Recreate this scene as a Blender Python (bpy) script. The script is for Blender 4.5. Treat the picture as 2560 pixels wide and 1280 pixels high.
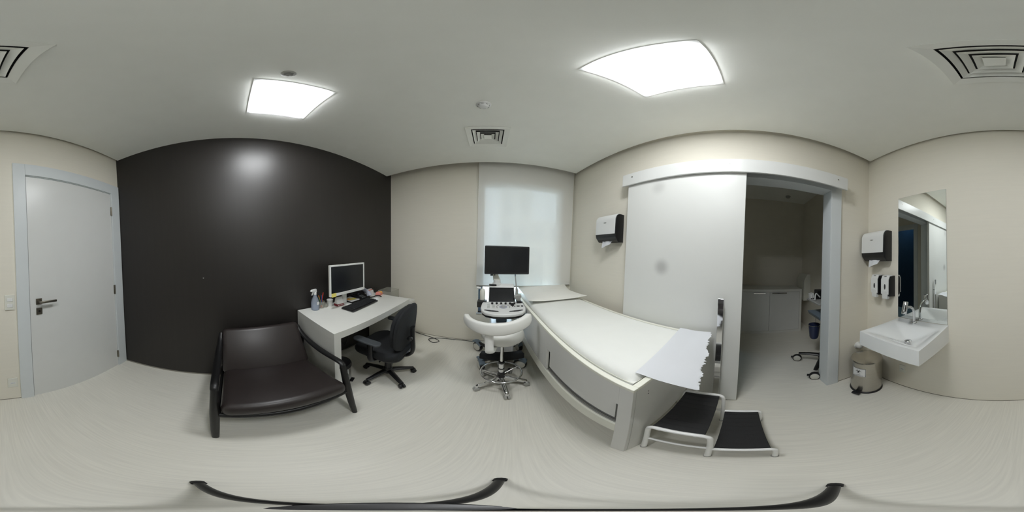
import bpy, bmesh, math, random
from math import sin, cos, pi, radians, sqrt, atan2
from mathutils import Vector, Matrix, Euler

for o in list(bpy.data.objects):
    bpy.data.objects.remove(o)
SC = bpy.context.scene
COL = SC.collection
random.seed(7)

# ------------------------------------------------------------------ camera
CAM_H = 1.387
cd = bpy.data.cameras.new('camera')
cam = bpy.data.objects.new('camera', cd)
COL.objects.link(cam)
cd.type = 'PANO'
cd.panorama_type = 'EQUIRECTANGULAR'
cd.clip_start = 0.01
cam.matrix_world = (Matrix.Translation((0, 0, CAM_H)) @ Matrix.Rotation(-0.03344, 4, 'X')
                    @ Matrix.Rotation(-0.02911, 4, 'Y') @ Matrix.Rotation(pi / 2, 4, 'X'))
SC.camera = cam

# ------------------------------------------------------------------ light
EXPOSURE = 0.0
PANEL_STRENGTH = 41.0
SKY_STRENGTH = 9.5
SC.view_settings.view_transform = 'Standard'
SC.view_settings.look = 'None'
SC.view_settings.gamma = 1.0
SC.view_settings.use_curve_mapping = False
SC.view_settings.exposure = EXPOSURE
SC.cycles.use_denoising = True
SC.cycles.max_bounces = 10
SC.cycles.diffuse_bounces = 6
SC.cycles.glossy_bounces = 5
SC.cycles.caustics_reflective = False
SC.cycles.caustics_refractive = False
SC.cycles.sample_clamp_indirect = 6.0
world = bpy.data.worlds.new('sky')
SC.world = world
world.use_nodes = True
wn = world.node_tree
wn.nodes['Background'].inputs['Color'].default_value = (0.84, 0.92, 1.0, 1)
wn.nodes['Background'].inputs['Strength'].default_value = SKY_STRENGTH

# ------------------------------------------------------------------ materials
def lin(c):
    return tuple(((v / 255) / 12.92 if v / 255 <= 0.04045 else ((v / 255 + 0.055) / 1.055) ** 2.4) for v in c)

def material(name, rgb, rough=0.5, metal=0.0, noise=0.0, nscale=(8, 8, 8), bump=0.0, bscale=200.0,
             spec=0.5, emit=None, estr=0.0, trans=0.0, coat=0.0):
    m = bpy.data.materials.new(name)
    m.use_nodes = True
    nt = m.node_tree
    b = nt.nodes['Principled BSDF']
    c = lin(rgb)
    b.inputs['Base Color'].default_value = (*c, 1)
    b.inputs['Roughness'].default_value = rough
    b.inputs['Metallic'].default_value = metal
    b.inputs['Specular IOR Level'].default_value = spec
    b.inputs['Coat Weight'].default_value = coat
    b.inputs['Transmission Weight'].default_value = trans
    if emit:
        b.inputs['Emission Color'].default_value = (*emit, 1)
        b.inputs['Emission Strength'].default_value = estr
    tc = nt.nodes.new('ShaderNodeTexCoord')
    if noise > 0:
        mp = nt.nodes.new('ShaderNodeMapping')
        mp.inputs['Scale'].default_value = nscale
        nz = nt.nodes.new('ShaderNodeTexNoise')
        nz.inputs['Scale'].default_value = 1.0
        nz.inputs['Detail'].default_value = 5.0
        ramp = nt.nodes.new('ShaderNodeValToRGB')
        ramp.color_ramp.elements[0].position = 0.3
        ramp.color_ramp.elements[1].position = 0.7
        ramp.color_ramp.elements[0].color = (*[v * (1 - noise) for v in c], 1)
        ramp.color_ramp.elements[1].color = (*[min(1, v * (1 + noise)) for v in c], 1)
        nt.links.new(tc.outputs['Object'], mp.inputs['Vector'])
        nt.links.new(mp.outputs['Vector'], nz.inputs['Vector'])
        nt.links.new(nz.outputs['Fac'], ramp.inputs['Fac'])
        nt.links.new(ramp.outputs['Color'], b.inputs['Base Color'])
    if bump > 0:
        n2 = nt.nodes.new('ShaderNodeTexNoise')
        n2.inputs['Scale'].default_value = bscale
        n2.inputs['Detail'].default_value = 3.0
        bp = nt.nodes.new('ShaderNodeBump')
        bp.inputs['Strength'].default_value = bump
        bp.inputs['Distance'].default_value = 0.002
        nt.links.new(tc.outputs['Object'], n2.inputs['Vector'])
        nt.links.new(n2.outputs['Fac'], bp.inputs['Height'])
        nt.links.new(bp.outputs['Normal'], b.inputs['Normal'])
    return m

M = {}
M['wall'] = material('beige wallpaper', (231, 226, 213), 0.75, noise=0.012, nscale=(3, 3, 60), bump=0.12, bscale=240)
M['dark_wall'] = material('dark brown laminate', (40, 37, 35), 0.42, noise=0.06, nscale=(30, 30, 1.2), bump=0.03, bscale=60)
M['ceiling'] = material('ceiling paint', (247, 248, 243), 0.85, noise=0.01, bump=0.06, bscale=150)
M['void'] = material('void plaster', (150, 148, 140), 0.9, noise=0.02)
M['floor'] = material('streaked vinyl', (225, 222, 212), 0.42, noise=0.055, nscale=(120, 3.5, 1), bump=0.05, bscale=120)
M['gap_shade'] = material('floor joint', (112, 106, 92), 0.8, noise=0.05)  # shade of the recessed wall-foot gap, put into the colour
M['skirt'] = material('grey skirting', (140, 136, 126), 0.7, noise=0.03)
M['lacquer'] = material('white lacquer', (222, 223, 221), 0.32, noise=0.008)
M['casing'] = material('white casing', (216, 221, 223), 0.4, noise=0.008)
M['laminate'] = material('white laminate', (224, 224, 219), 0.4, noise=0.008)
M['bed_grey'] = material('grey white laminate', (226, 226, 223), 0.3, noise=0.01)
M['rim'] = material('cream edge band', (238, 238, 226), 0.45, noise=0.01)
M['rail'] = material('dull aluminium', (168, 168, 165), 0.4, 0.5, noise=0.03)
M['mattress'] = material('white vinyl cushion', (238, 239, 235), 0.7, noise=0.01, bump=0.05, bscale=40)
M['paper'] = material('white paper sheet', (224, 226, 231), 0.85, noise=0.008, bump=0.15, bscale=25)
M['pillow'] = material('white pillow cloth', (236, 235, 229), 0.8, noise=0.012, bump=0.15, bscale=30)
M['chrome'] = material('chrome', (225, 226, 228), 0.08, 1.0, noise=0.01)
M['steel'] = material('brushed steel', (182, 178, 170), 0.25, 1.0, noise=0.05, nscale=(4, 4, 150))
M['satin'] = material('satin nickel', (140, 135, 125), 0.35, 1.0, noise=0.03)
M['ceramic'] = material('white ceramic', (238, 240, 240), 0.06, noise=0.004, coat=0.6)
M['white_plastic'] = material('white plastic', (228, 229, 228), 0.35, noise=0.006)
M['ivory_plastic'] = material('ivory plastic', (226, 226, 216), 0.4, noise=0.006)
M['grey_plastic'] = material('grey plastic', (168, 168, 164), 0.45, noise=0.02)
M['black_plastic'] = material('black plastic', (26, 26, 28), 0.35, noise=0.05)
M['black_gloss'] = material('black gloss', (16, 17, 20), 0.12, noise=0.03)
M['screen'] = material('dark glass screen', (18, 20, 25), 0.22, noise=0.02)
M['black_fabric'] = material('black fabric', (27, 29, 32), 0.85, noise=0.12, nscale=(60, 60, 60), bump=0.3, bscale=500)
M['arm_pad'] = material('charcoal pad', (62, 66, 70), 0.55, noise=0.04)
M['leather'] = material('brown black leather', (44, 38, 37), 0.38, noise=0.08, nscale=(14, 14, 14), bump=0.12, bscale=160)
M['black_wood'] = material('black lacquered wood', (14, 14, 15), 0.42, noise=0.1, nscale=(40, 40, 4))
M['rubber'] = material('black ribbed rubber', (33, 33, 34), 0.8, noise=0.08, nscale=(60, 60, 60), bump=0.3, bscale=300)
M['white_tube'] = material('white enamel tube', (246, 246, 245), 0.3, noise=0.006)
M['white_leather'] = material('white leatherette', (230, 230, 226), 0.38, noise=0.01, bump=0.06, bscale=90)
M['blue_grey'] = material('blue grey plastic', (112, 126, 138), 0.4, noise=0.03)
M['wheel_white'] = material('wheel cover', (205, 204, 196), 0.5, noise=0.02)
M['alu'] = material('window aluminium', (92, 112, 134), 0.4, 0.2, noise=0.02)
M['sill'] = material('window sill', (196, 205, 212), 0.5, noise=0.02)
M['maroon'] = material('maroon card', (128, 30, 40), 0.6, noise=0.05)
M['yellow'] = material('yellow note', (236, 222, 120), 0.8, noise=0.03)
M['orange'] = material('orange note', (240, 178, 96), 0.8, noise=0.03)
M['pink'] = material('pink card', (216, 140, 130), 0.8, noise=0.08, nscale=(120, 120, 120))
M['white_card'] = material('white card', (226, 226, 226), 0.8, noise=0.01)
M['silver_grey'] = material('silver grey plastic', (176, 178, 192), 0.3, noise=0.02)
M['blue_bin'] = material('navy plastic', (52, 60, 92), 0.3, noise=0.1)
M['navy'] = material('dark blue grey tile', (50, 64, 80), 0.22, noise=0.05)
M['facade'] = material('pale facade', (226, 222, 210), 0.8, noise=0.04)
M['facade_glass'] = material('facade glass', (128, 138, 146), 0.2, noise=0.05)
M['red'] = material('red pen', (200, 60, 50), 0.4, noise=0.03)
M['pen_orange'] = material('orange pen', (228, 130, 60), 0.4, noise=0.03)
M['pen_blue'] = material('blue pen', (50, 80, 150), 0.4, noise=0.03)
M['pen_green'] = material('green pen', (70, 120, 80), 0.4, noise=0.03)
M['liquid'] = material('clear liquid', (196, 201, 212), 0.05, noise=0.01)
M['ink'] = material('black ink', (20, 20, 22), 0.7, noise=0.02)
M['key'] = material('grey key', (120, 122, 126), 0.5, noise=0.03)

def emission_material(name, rgb, strength):
    m = bpy.data.materials.new(name)
    m.use_nodes = True
    nt = m.node_tree
    nt.nodes.remove(nt.nodes['Principled BSDF'])
    e = nt.nodes.new('ShaderNodeEmission')
    e.inputs['Color'].default_value = (*rgb, 1)
    e.inputs['Strength'].default_value = strength
    nt.links.new(e.outputs[0], nt.nodes['Material Output'].inputs[0])
    return m
M['lamp'] = emission_material('light diffuser', (0.96, 0.985, 1.0), PANEL_STRENGTH)

def glass_mix(name, transp, tint=(1, 1, 1), rough=0.0, diffuse=None, trans_rgb=None):
    """thin sheet: transparent + a little gloss (+ diffuse body)"""
    m = bpy.data.materials.new(name)
    m.use_nodes = True
    nt = m.node_tree
    nt.nodes.remove(nt.nodes['Principled BSDF'])
    out = nt.nodes['Material Output']
    t = nt.nodes.new('ShaderNodeBsdfTransparent')
    t.inputs['Color'].default_value = (*tint, 1)
    if diffuse is None:
        g = nt.nodes.new('ShaderNodeBsdfGlossy')
        g.inputs['Roughness'].default_value = rough
        fr = nt.nodes.new('ShaderNodeFresnel')
        fr.inputs['IOR'].default_value = 1.45
        mx = nt.nodes.new('ShaderNodeMixShader')
        nt.links.new(fr.outputs[0], mx.inputs[0])
        nt.links.new(t.outputs[0], mx.inputs[1])
        nt.links.new(g.outputs[0], mx.inputs[2])
    else:
        d = nt.nodes.new('ShaderNodeBsdfDiffuse')
        d.inputs['Color'].default_value = (*lin(diffuse), 1)
        tr = nt.nodes.new('ShaderNodeBsdfTranslucent')
        tr.inputs['Color'].default_value = (*lin(trans_rgb), 1)
        m1 = nt.nodes.new('ShaderNodeMixShader')
        m1.inputs[0].default_value = 0.14
        mx = nt.nodes.new('ShaderNodeMixShader')
        wv = nt.nodes.new('ShaderNodeTexNoise')
        wv.inputs['Scale'].default_value = 90.0
        mr = nt.nodes.new('ShaderNodeMapRange')
        mr.inputs['To Min'].default_value = 1 - transp - 0.01
        mr.inputs['To Max'].default_value = 1 - transp + 0.01
        tc = nt.nodes.new('ShaderNodeTexCoord')
        nt.links.new(tc.outputs['Object'], wv.inputs['Vector'])
        nt.links.new(wv.outputs['Fac'], mr.inputs['Value'])
        nt.links.new(mr.outputs[0], mx.inputs[0])
        nt.links.new(d.outputs[0], m1.inputs[1])
        nt.links.new(tr.outputs[0], m1.inputs[2])
        nt.links.new(t.outputs[0], mx.inputs[1])
        nt.links.new(m1.outputs[0], mx.inputs[2])
    nt.links.new(mx.outputs[0], out.inputs[0])
    return m
M['glass'] = glass_mix('window glass', 1.0, (0.86, 0.93, 0.97))
M['blind'] = glass_mix('screen blind', 0.12, (1, 1, 1), diffuse=(246, 245, 240), trans_rgb=(226, 228, 228))
M['clear_plastic'] = glass_mix('clear plastic', 0.72, (0.95, 0.95, 0.93), diffuse=(205, 204, 196), trans_rgb=(210, 210, 205))
M['clear_bottle'] = glass_mix('clear bottle', 0.5, (0.86, 0.9, 0.96), diffuse=(190, 198, 212), trans_rgb=(200, 208, 220))
M['mirror'] = material('mirror silver', (236, 240, 238), 0.0, 1.0)

# sliding leaf: two soft grey marks mixed into its colour
def soft_marks(m, spots):
    nt = m.node_tree
    b = nt.nodes['Principled BSDF']
    src = b.inputs['Base Color'].links[0].from_socket
    tc = nt.nodes.new('ShaderNodeTexCoord')
    for (p, r, a) in spots:
        sb = nt.nodes.new('ShaderNodeVectorMath'); sb.operation = 'DISTANCE'
        sb.inputs[1].default_value = p
        nt.links.new(tc.outputs['Object'], sb.inputs[0])
        mr = nt.nodes.new('ShaderNodeMapRange')
        mr.interpolation_type = 'SMOOTHERSTEP'
        mr.inputs['From Min'].default_value = 0.0
        mr.inputs['From Max'].default_value = r
        mr.inputs['To Min'].default_value = a
        mr.inputs['To Max'].default_value = 0.0
        nt.links.new(sb.outputs['Value'], mr.inputs['Value'])
        mx = nt.nodes.new('ShaderNodeMix'); mx.data_type = 'RGBA'
        mx.inputs['B'].default_value = (0.12, 0.12, 0.115, 1)
        nt.links.new(mr.outputs[0], mx.inputs['Factor'])
        nt.links.new(src, mx.inputs['A'])
        src = mx.outputs['Result']
    nt.links.new(src, b.inputs['Base Color'])

# ------------------------------------------------------------------ mesh builder
class MB:
    def __init__(s):
        s.bm = bmesh.new()
        s.round = False

    def _add(s, verts, faces, T=None):
        vs = [s.bm.verts.new(T @ Vector(v) if T else v) for v in verts]
        out = []
        for f in faces:
            try:
                out.append(s.bm.faces.new([vs[i] for i in f]))
            except ValueError:
                pass
        return vs, out

    def box(s, x0, x1, y0, y1, z0, z1, bev=0.0, seg=2, T=None):
        if x0 > x1: x0, x1 = x1, x0
        if y0 > y1: y0, y1 = y1, y0
        if z0 > z1: z0, z1 = z1, z0
        v = [(x0, y0, z0), (x1, y0, z0), (x1, y1, z0), (x0, y1, z0), (x0, y0, z1), (x1, y0, z1), (x1, y1, z1), (x0, y1, z1)]
        f = [(0, 3, 2, 1), (4, 5, 6, 7), (0, 1, 5, 4), (1, 2, 6, 5), (2, 3, 7, 6), (3, 0, 4, 7)]
        vs, fs = s._add(v, f)
        if bev > 0:
            bev = min(bev, 0.49 * min(x1 - x0, y1 - y0, z1 - z0))
            es = list({e for fc in fs for e in fc.edges})
            r = bmesh.ops.bevel(s.bm, geom=es, offset=bev, segments=seg, profile=0.5, affect='EDGES')
            vs = list({v for fc in r['faces'] for v in fc.verts} | {v for fc in fs if fc.is_valid for v in fc.verts})
        if T:
            for v in vs:
                v.co = T @ v.co
        return s

    def prism(s, poly, h0, h1, axis='z', bev=0.0, seg=2, T=None):
        """polygon extruded along axis: 'z' poly=(x,y); 'x' poly=(y,z); 'y' poly=(x,z)"""
        def pt(p, h):
            return {'z': (p[0], p[1], h), 'x': (h, p[0], p[1]), 'y': (p[0], h, p[1])}[axis]
        n = len(poly)
        v = [pt(p, h0) for p in poly] + [pt(p, h1) for p in poly]
        f = [tuple(range(n)), tuple(range(2 * n - 1, n - 1, -1))] + [(i, i + n, (i + 1) % n + n, (i + 1) % n) for i in range(n)]
        vs, fs = s._add(v, f)
        bmesh.ops.recalc_face_normals(s.bm, faces=fs)
        if bev > 0:
            es = list(set(fs[0].edges) | set(fs[1].edges))
            r = bmesh.ops.bevel(s.bm, geom=es, offset=bev, segments=seg, profile=0.5, affect='EDGES')
            vs = list({v for fc in r['faces'] for v in fc.verts} | {v for fc in fs if fc.is_valid for v in fc.verts})
        if T:
            for v in vs:
                v.co = T @ v.co
        return s

    def lathe(s, prof, c=(0, 0, 0), n=24, T=None):
        """profile [(r,z)] round the z axis at c"""
        s.round = True
        verts, rings = [], []
        for r, z in prof:
            if r < 1e-6:
                rings.append([len(verts)]); verts.append((c[0], c[1], c[2] + z))
            else:
                rings.append(list(range(len(verts), len(verts) + n)))
                verts += [(c[0] + r * cos(2 * pi * k / n), c[1] + r * sin(2 * pi * k / n), c[2] + z) for k in range(n)]
        faces = []
        for a, b in zip(rings, rings[1:]):
            if len(a) == 1 and len(b) == 1:
                continue
            for k in range(n):
                k2 = (k + 1) % n
                if len(a) == 1: faces.append((a[0], b[k2], b[k]))
                elif len(b) == 1: faces.append((a[k], a[k2], b[0]))
                else: faces.append((a[k], a[k2], b[k2], b[k]))
        vs, fs = s._add(verts, faces, T)
        bmesh.ops.recalc_face_normals(s.bm, faces=fs)
        return s

    def cyl(s, p0, p1, r0, r1=None, n=16, bev=0.0):
        r1 = r0 if r1 is None else r1
        p0, p1 = Vector(p0), Vector(p1)
        d = p1 - p0
        L = d.length
        T = Matrix.Translation(p0) @ d.to_track_quat('Z', 'Y').to_matrix().to_4x4()
        if bev > 0:
            prof = [(0, 0), (r0 - bev, 0), (r0, bev), (r1, L - bev), (r1 - bev, L), (0, L)]
        else:
            prof = [(0, 0), (r0, 0), (r1, L), (0, L)]
        return s.lathe(prof, n=n, T=T)

    def tube(s, pts, r, n=8, closed=False, flat=1.0, up=None):
        """swept tube; r number or list; flat squashes along the second axis"""
        s.round = True
        P = [Vector(p) for p in pts]
        m = len(P)
        if isinstance(r, (list, tuple)):
            R = []
            for i in range(m):
                q = i * (len(r) - 1) / (m - 1)
                k0 = min(int(q), len(r) - 2)
                R.append(r[k0] + (r[k0 + 1] - r[k0]) * (q - k0))
        else:
            R = [r] * m
        tang = []
        for i in range(m):
            if closed: t = P[(i + 1) % m] - P[i - 1]
            else: t = P[min(i + 1, m - 1)] - P[max(i - 1, 0)]
            tang.append(t.normalized())
        ref = Vector(up) if up else (Vector((0, 0, 1)) if abs(tang[0].z) < 0.9 else Vector((1, 0, 0)))
        a = (ref - tang[0] * ref.dot(tang[0])).normalized()
        verts, faces = [], []
        for i in range(m):
            a = (a - tang[i] * a.dot(tang[i])).normalized()
            b = tang[i].cross(a)
            for k in range(n):
                w = 2 * pi * k / n
                verts.append(P[i] + (a * cos(w) * flat + b * sin(w)) * R[i])
        for i in range(m if closed else m - 1):
            j = (i + 1) % m
            for k in range(n):
                k2 = (k + 1) % n
                faces.append((i * n + k, i * n + k2, j * n + k2, j * n + k))
        if not closed:
            faces.append(tuple(range(n - 1, -1, -1)))
            faces.append(tuple(range((m - 1) * n, m * n)))
        vs, fs = s._add(verts, faces)
        bmesh.ops.recalc_face_normals(s.bm, faces=fs)
        return s

    def grid(s, fn, nu, nv, th=0.0):
        """sheet fn(i/nu, j/nv) -> point; th thickens downwards (-z)"""
        g = [[fn(i / nu, j / nv) for j in range(nv + 1)] for i in range(nu + 1)]
        w = nv + 1
        verts = [p for row in g for p in row]
        faces = [(i * w + j, (i + 1) * w + j, (i + 1) * w + j + 1, i * w + j + 1) for i in range(nu) for j in range(nv)]
        if th:
            k = len(verts)
            verts = verts + [(p[0], p[1], p[2] - th) for p in verts]
            faces += [tuple(x + k for x in reversed(f)) for f in faces[:nu * nv]]
            rim = ([(i * w, (i + 1) * w) for i in range(nu)] + [(nu * w + j, nu * w + j + 1) for j in range(nv)]
                   + [((i + 1) * w + nv, i * w + nv) for i in range(nu)] + [(j + 1, j) for j in range(nv)])
            faces += [(b, a, a + k, b + k) for a, b in rim]
        vs, fs = s._add(verts, faces)
        bmesh.ops.recalc_face_normals(s.bm, faces=fs)
        return s

    def build(s, name, mat, parent=None, smooth=True, ang=None, label=None, kind=None):
        if ang is None:
            ang = 50
            weighted = smooth and not s.round
        else:
            weighted = False
        me = bpy.data.meshes.new(name)
        s.bm.to_mesh(me)
        s.bm.free()
        me.materials.append(M[mat] if isinstance(mat, str) else mat)
        if smooth:
            me.polygons.foreach_set('use_smooth', [True] * len(me.polygons))
            me.set_sharp_from_angle(angle=radians(ang))
        o = bpy.data.objects.new(name, me)
        COL.objects.link(o)
        o.parent = parent
        if weighted:
            wm = o.modifiers.new('flat faces', 'WEIGHTED_NORMAL')
            wm.keep_sharp = True
            wm.weight = 90
        if label: o['label'] = label
        if kind: o['kind'] = kind
        return o

def thing(name, label, cat, loc=(0, 0, 0), rot=0.0, group=None):
    o = bpy.data.objects.new(name, None)
    COL.objects.link(o)
    o.location = loc
    o.rotation_euler = (0, 0, rot)
    o['label'] = label
    o['category'] = cat
    if group: o['group'] = group
    return o

def tag(o, label, cat, group=None):
    o['label'] = label
    o['category'] = cat
    if group: o['group'] = group
    return o

def setting(name, loc=(0, 0, 0), rot=0.0):
    o = bpy.data.objects.new(name, None)
    COL.objects.link(o)
    o.location = loc
    o.rotation_euler = (0, 0, rot)
    o['kind'] = 'structure'
    return o

def copy_thing(root, loc, rot, label):
    r = root.copy()
    COL.objects.link(r)
    r.location = loc
    r.rotation_euler = (0, 0, rot)
    r['label'] = label
    for ch in list(root.children):
        c = ch.copy(); COL.objects.link(c); c.parent = r
        for g in ch.children:
            d = g.copy(); COL.objects.link(d); d.parent = c
    return r

def copy_part(o, parent, loc=None, rotz=0.0):
    c = o.copy(); COL.objects.link(c); c.parent = parent
    if loc is not None: c.location = loc
    c.rotation_euler = (0, 0, rotz)
    for g in o.children:
        d = g.copy(); COL.objects.link(d); d.parent = c
    return c

def arc(cx, cy, r, a0, a1, n):
    return [(cx + r * cos(radians(a0 + (a1 - a0) * k / n)), cy + r * sin(radians(a0 + (a1 - a0) * k / n))) for k in range(n + 1)]

def spline(pts, k=6):
    """Catmull-Rom through pts"""
    P = [Vector(p) for p in pts]
    out = []
    for i in range(len(P) - 1):
        p0, p1, p2, p3 = P[max(i - 1, 0)], P[i], P[i + 1], P[min(i + 2, len(P) - 1)]
        for j in range(k):
            t = j / k
            out.append(0.5 * ((2 * p1) + (p2 - p0) * t + (2 * p0 - 5 * p1 + 4 * p2 - p3) * t * t + (3 * p1 - p0 - 3 * p2 + p3) * t ** 3))
    out.append(P[-1])
    return out

def text_mesh(body, size, name, mat, parent, T, warp=None):
    cu = bpy.data.curves.new('text', 'FONT')
    cu.body = body
    cu.size = size
    cu.align_x = 'CENTER'
    cu.align_y = 'CENTER'
    to = bpy.data.objects.new('text', cu)
    COL.objects.link(to)
    dg = bpy.context.evaluated_depsgraph_get()
    me = bpy.data.meshes.new_from_object(to.evaluated_get(dg))
    bpy.data.objects.remove(to)
    for v in me.vertices:
        p = T @ v.co
        v.co = warp(p) if warp else p
    me.materials.clear()
    me.materials.append(M[mat])
    o = bpy.data.objects.new(name, me)
    COL.objects.link(o)
    o.parent = parent
    return o

# ------------------------------------------------------------------ room frames
A = Vector((-1.273, -1.394)); B = Vector((-1.848, 2.013)); C = Vector((0.884, 2.333)); D = Vector((1.466, -1.033))
CEIL = 2.641
TOP = 2.80
class Fr:
    """wall frame: u along the wall, v out from it into the room, local x=u, local y=-v"""
    def __init__(s, P, Q):
        s.P = P
        s.L = (Q - P).length
        s.e = (Q - P).normalized()
        s.n = Vector((s.e.y, -s.e.x))
        s.rot = atan2(s.e.y, s.e.x)
    def at(s, u, v, z=0.0):
        p = s.P + s.e * u + s.n * v
        return (p.x, p.y, z)
AB, BC, CD, DA = Fr(A, B), Fr(B, C), Fr(C, D), Fr(D, A)

def wall(name, fr, mat, holes=(), t=0.12, u0=None, u1=None, top=TOP, ext=0.12):
    """solid wall in its own frame with rectangular holes (u0,u1,z0,z1), built as boxes round them"""
    mb = MB()
    a = -ext if u0 is None else u0
    b = fr.L + ext if u1 is None else u1
    us = sorted({a, b} | {h[0] for h in holes} | {h[1] for h in holes})
    for p, q in zip(us, us[1:]):
        h = [h for h in holes if h[0] <= p and q <= h[1]]
        if not h:
            mb.box(p, q, 0, t, 0, top)
        else:
            if h[0][2] > 0.001: mb.box(p, q, 0, t, 0, h[0][2])
            mb.box(p, q, 0, t, h[0][3], top)
    bmesh.ops.remove_doubles(mb.bm, verts=mb.bm.verts, dist=1e-5)
    w = mb.build(name, mat, None, smooth=False)
    w.location = fr.at(0, 0)
    w.rotation_euler = (0, 0, fr.rot)
    w['kind'] = 'structure'
    return w

wall('wall_left', AB, 'dark_wall')
wall('wall_back', BC, 'wall', holes=[(1.41, 2.58, 0.49, 2.37)])
wall('wall_right', CD, 'wall', holes=[(2.06, 2.93, 0.0, 2.09)])
wall('wall_front', DA, 'wall', holes=[(1.69, 2.637, 0.0, 2.122)])

# floor (runs on into the side room)
mb = MB()
fp = [A + (A - B) * 0.1 + Vector((-0.5, -0.3)), B + Vector((-0.3, 0.4)), Vector(CD.at(-0.2, -2.4)[:2]), Vector(CD.at(3.9, -2.4)[:2]), D + Vector((0.3, -0.5))]
mb.prism([(p.x, p.y) for p in fp], -0.1, 0.0)
fl = mb.build('floor', 'floor', None, smooth=False)
fl['kind'] = 'structure'

# ceiling board with cut-outs for the lamps and vents, held clear of three walls by shadow gaps
ROTC = radians(8.0)
def sq(cx, cy, h, rot=ROTC):
    return [Vector((cx + h * (sx * cos(rot) - sy * sin(rot)), cy + h * (sx * sin(rot) + sy * cos(rot)))) for sx, sy in ((-1, -1), (1, -1), (1, 1), (-1, 1))]
LAMPS = [(-0.93, 0.205), (0.417, 0.40)]
VENTS = [(-0.253, 1.483), (0.052, -0.44)]
def inset_pt(f1, d1, f2, d2):
    """corner of two wall lines moved inwards"""
    p, q = f1.P + f1.n * d1, f2.P + f2.n * d2
    den = f1.e.x * f2.e.y - f1.e.y * f2.e.x
    t = ((q.x - p.x) * f2.e.y - (q.y - p.y) * f2.e.x) / den
    return p + f1.e * t
cq = [inset_pt(DA, 0.022, AB, 0.0), inset_pt(AB, 0.0, BC, 0.118), inset_pt(BC, 0.118, CD, 0.042), inset_pt(CD, 0.042, DA, 0.022)]
bm = bmesh.new()
loops = [cq] + [sq(x, y, 0.185) for x, y in LAMPS] + [sq(x, y, 0.15) for x, y in VENTS]
for lp in loops:
    vs = [bm.verts.new((p.x, p.y, CEIL)) for p in lp]
    for i in range(4):
        bm.edges.new((vs[i], vs[(i + 1) % 4]))
bmesh.ops.triangle_fill(bm, edges=bm.edges[:], use_beauty=True, use_dissolve=False)
r = bmesh.ops.extrude_face_region(bm, geom=bm.faces[:])
for v in [g for g in r['geom'] if isinstance(g, bmesh.types.BMVert)]:
    v.co.z += 0.03
bmesh.ops.recalc_face_normals(bm, faces=bm.faces)
mb = MB(); mb.bm.free(); mb.bm = bm
ce = mb.build('ceiling', 'ceiling', None, smooth=False)
ce['kind'] = 'structure'
mb = MB()
pp = [A + Vector((-.2, -.2)), B + Vector((-.2, .2)), C + Vector((.2, .2)), D + Vector((.2, -.2))]
mb.prism([(p.x, p.y) for p in pp], TOP, TOP + 0.1)
c2 = mb.build('ceiling', 'void', None, smooth=False)
c2['kind'] = 'structure'

# strips along the wall feet; dark ones paint the shade of a recessed gap
def skirting(name, fr, segs, h, t, mat):
    mb = MB()
    for a, b in segs:
        mb.box(a, b, -t, 0.0, 0, h)
    o = mb.build(name, mat, None, smooth=False)
    o.location = fr.at(0, 0); o.rotation_euler = (0, 0, fr.rot)
    o['kind'] = 'structure'
skirting('baseboard_left', AB, [(0.0, AB.L)], 0.016, 0.003, 'skirt')
skirting('gap_shade_back', BC, [(0.0, BC.L)], 0.006, 0.002, 'gap_shade')
skirting('gap_shade_right', CD, [(0.0, 2.06), (3.035, CD.L)], 0.006, 0.002, 'gap_shade')
skirting('gap_shade_front', DA, [(0.0, 1.595), (2.758, DA.L)], 0.006, 0.002, 'gap_shade')

# ------------------------------------------------------------------ hinged door
d1 = setting('door_1', DA.at(0, 0), DA.rot)
mb = MB().box(1.700, 2.628, -0.003, 0.037, 0.006, 2.108, 0.002)
mb.build('door_leaf', 'lacquer', d1)
mb = MB()
mb.box(1.595, 1.695, -0.016, 0, 0, 2.235, 0.003).box(2.632, 2.758, -0.016, 0, 0, 2.235, 0.003).box(1.695, 2.632, -0.016, 0, 2.118, 2.235, 0.003)
mb.box(1.69, 1.697, -0.004, 0.12, 0, 2.118).box(2.631, 2.637, -0.004, 0.12, 0, 2.118).box(1.69, 2.637, -0.004, 0.12, 2.112, 2.122)
mb.box(1.697, 1.715, 0.04, 0.12, 0, 2.112).box(2.61, 2.631, 0.04, 0.12, 0, 2.112).box(1.70, 2.63, 0.04, 0.12, 2.09, 2.112)
mb.build('door_frame', 'casing', d1)
for z in (1.90, 1.03, 0.19):
    mb = MB().box(2.616, 2.642, -0.008, 0.0, z - 0.05, z + 0.05, 0.002)
    mb.cyl((2.629, -0.012, z - 0.05), (2.629, -0.012, z + 0.05), 0.007)
    mb.build('hinge', 'satin', d1)
h = MB().box(1.748, 1.798, -0.012, -0.003, 1.028, 1.078, 0.002).build('door_handle', 'satin', d1)
mb = MB().cyl((1.772, -0.01, 1.055), (1.772, -0.055, 1.055), 0.009)
mb.box(1.762, 1.905, -0.062, -0.048, 1.046, 1.064, 0.003)
mb.build('lever', 'satin', h)
k = MB().box(1.748, 1.798, -0.012, -0.003, 0.942, 0.998, 0.002).build('lock_plate', 'satin', d1)
MB().cyl((1.772, -0.012, 0.972), (1.772, -0.016, 0.972), 0.009).build('key_cylinder', 'black_plastic', k)

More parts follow.
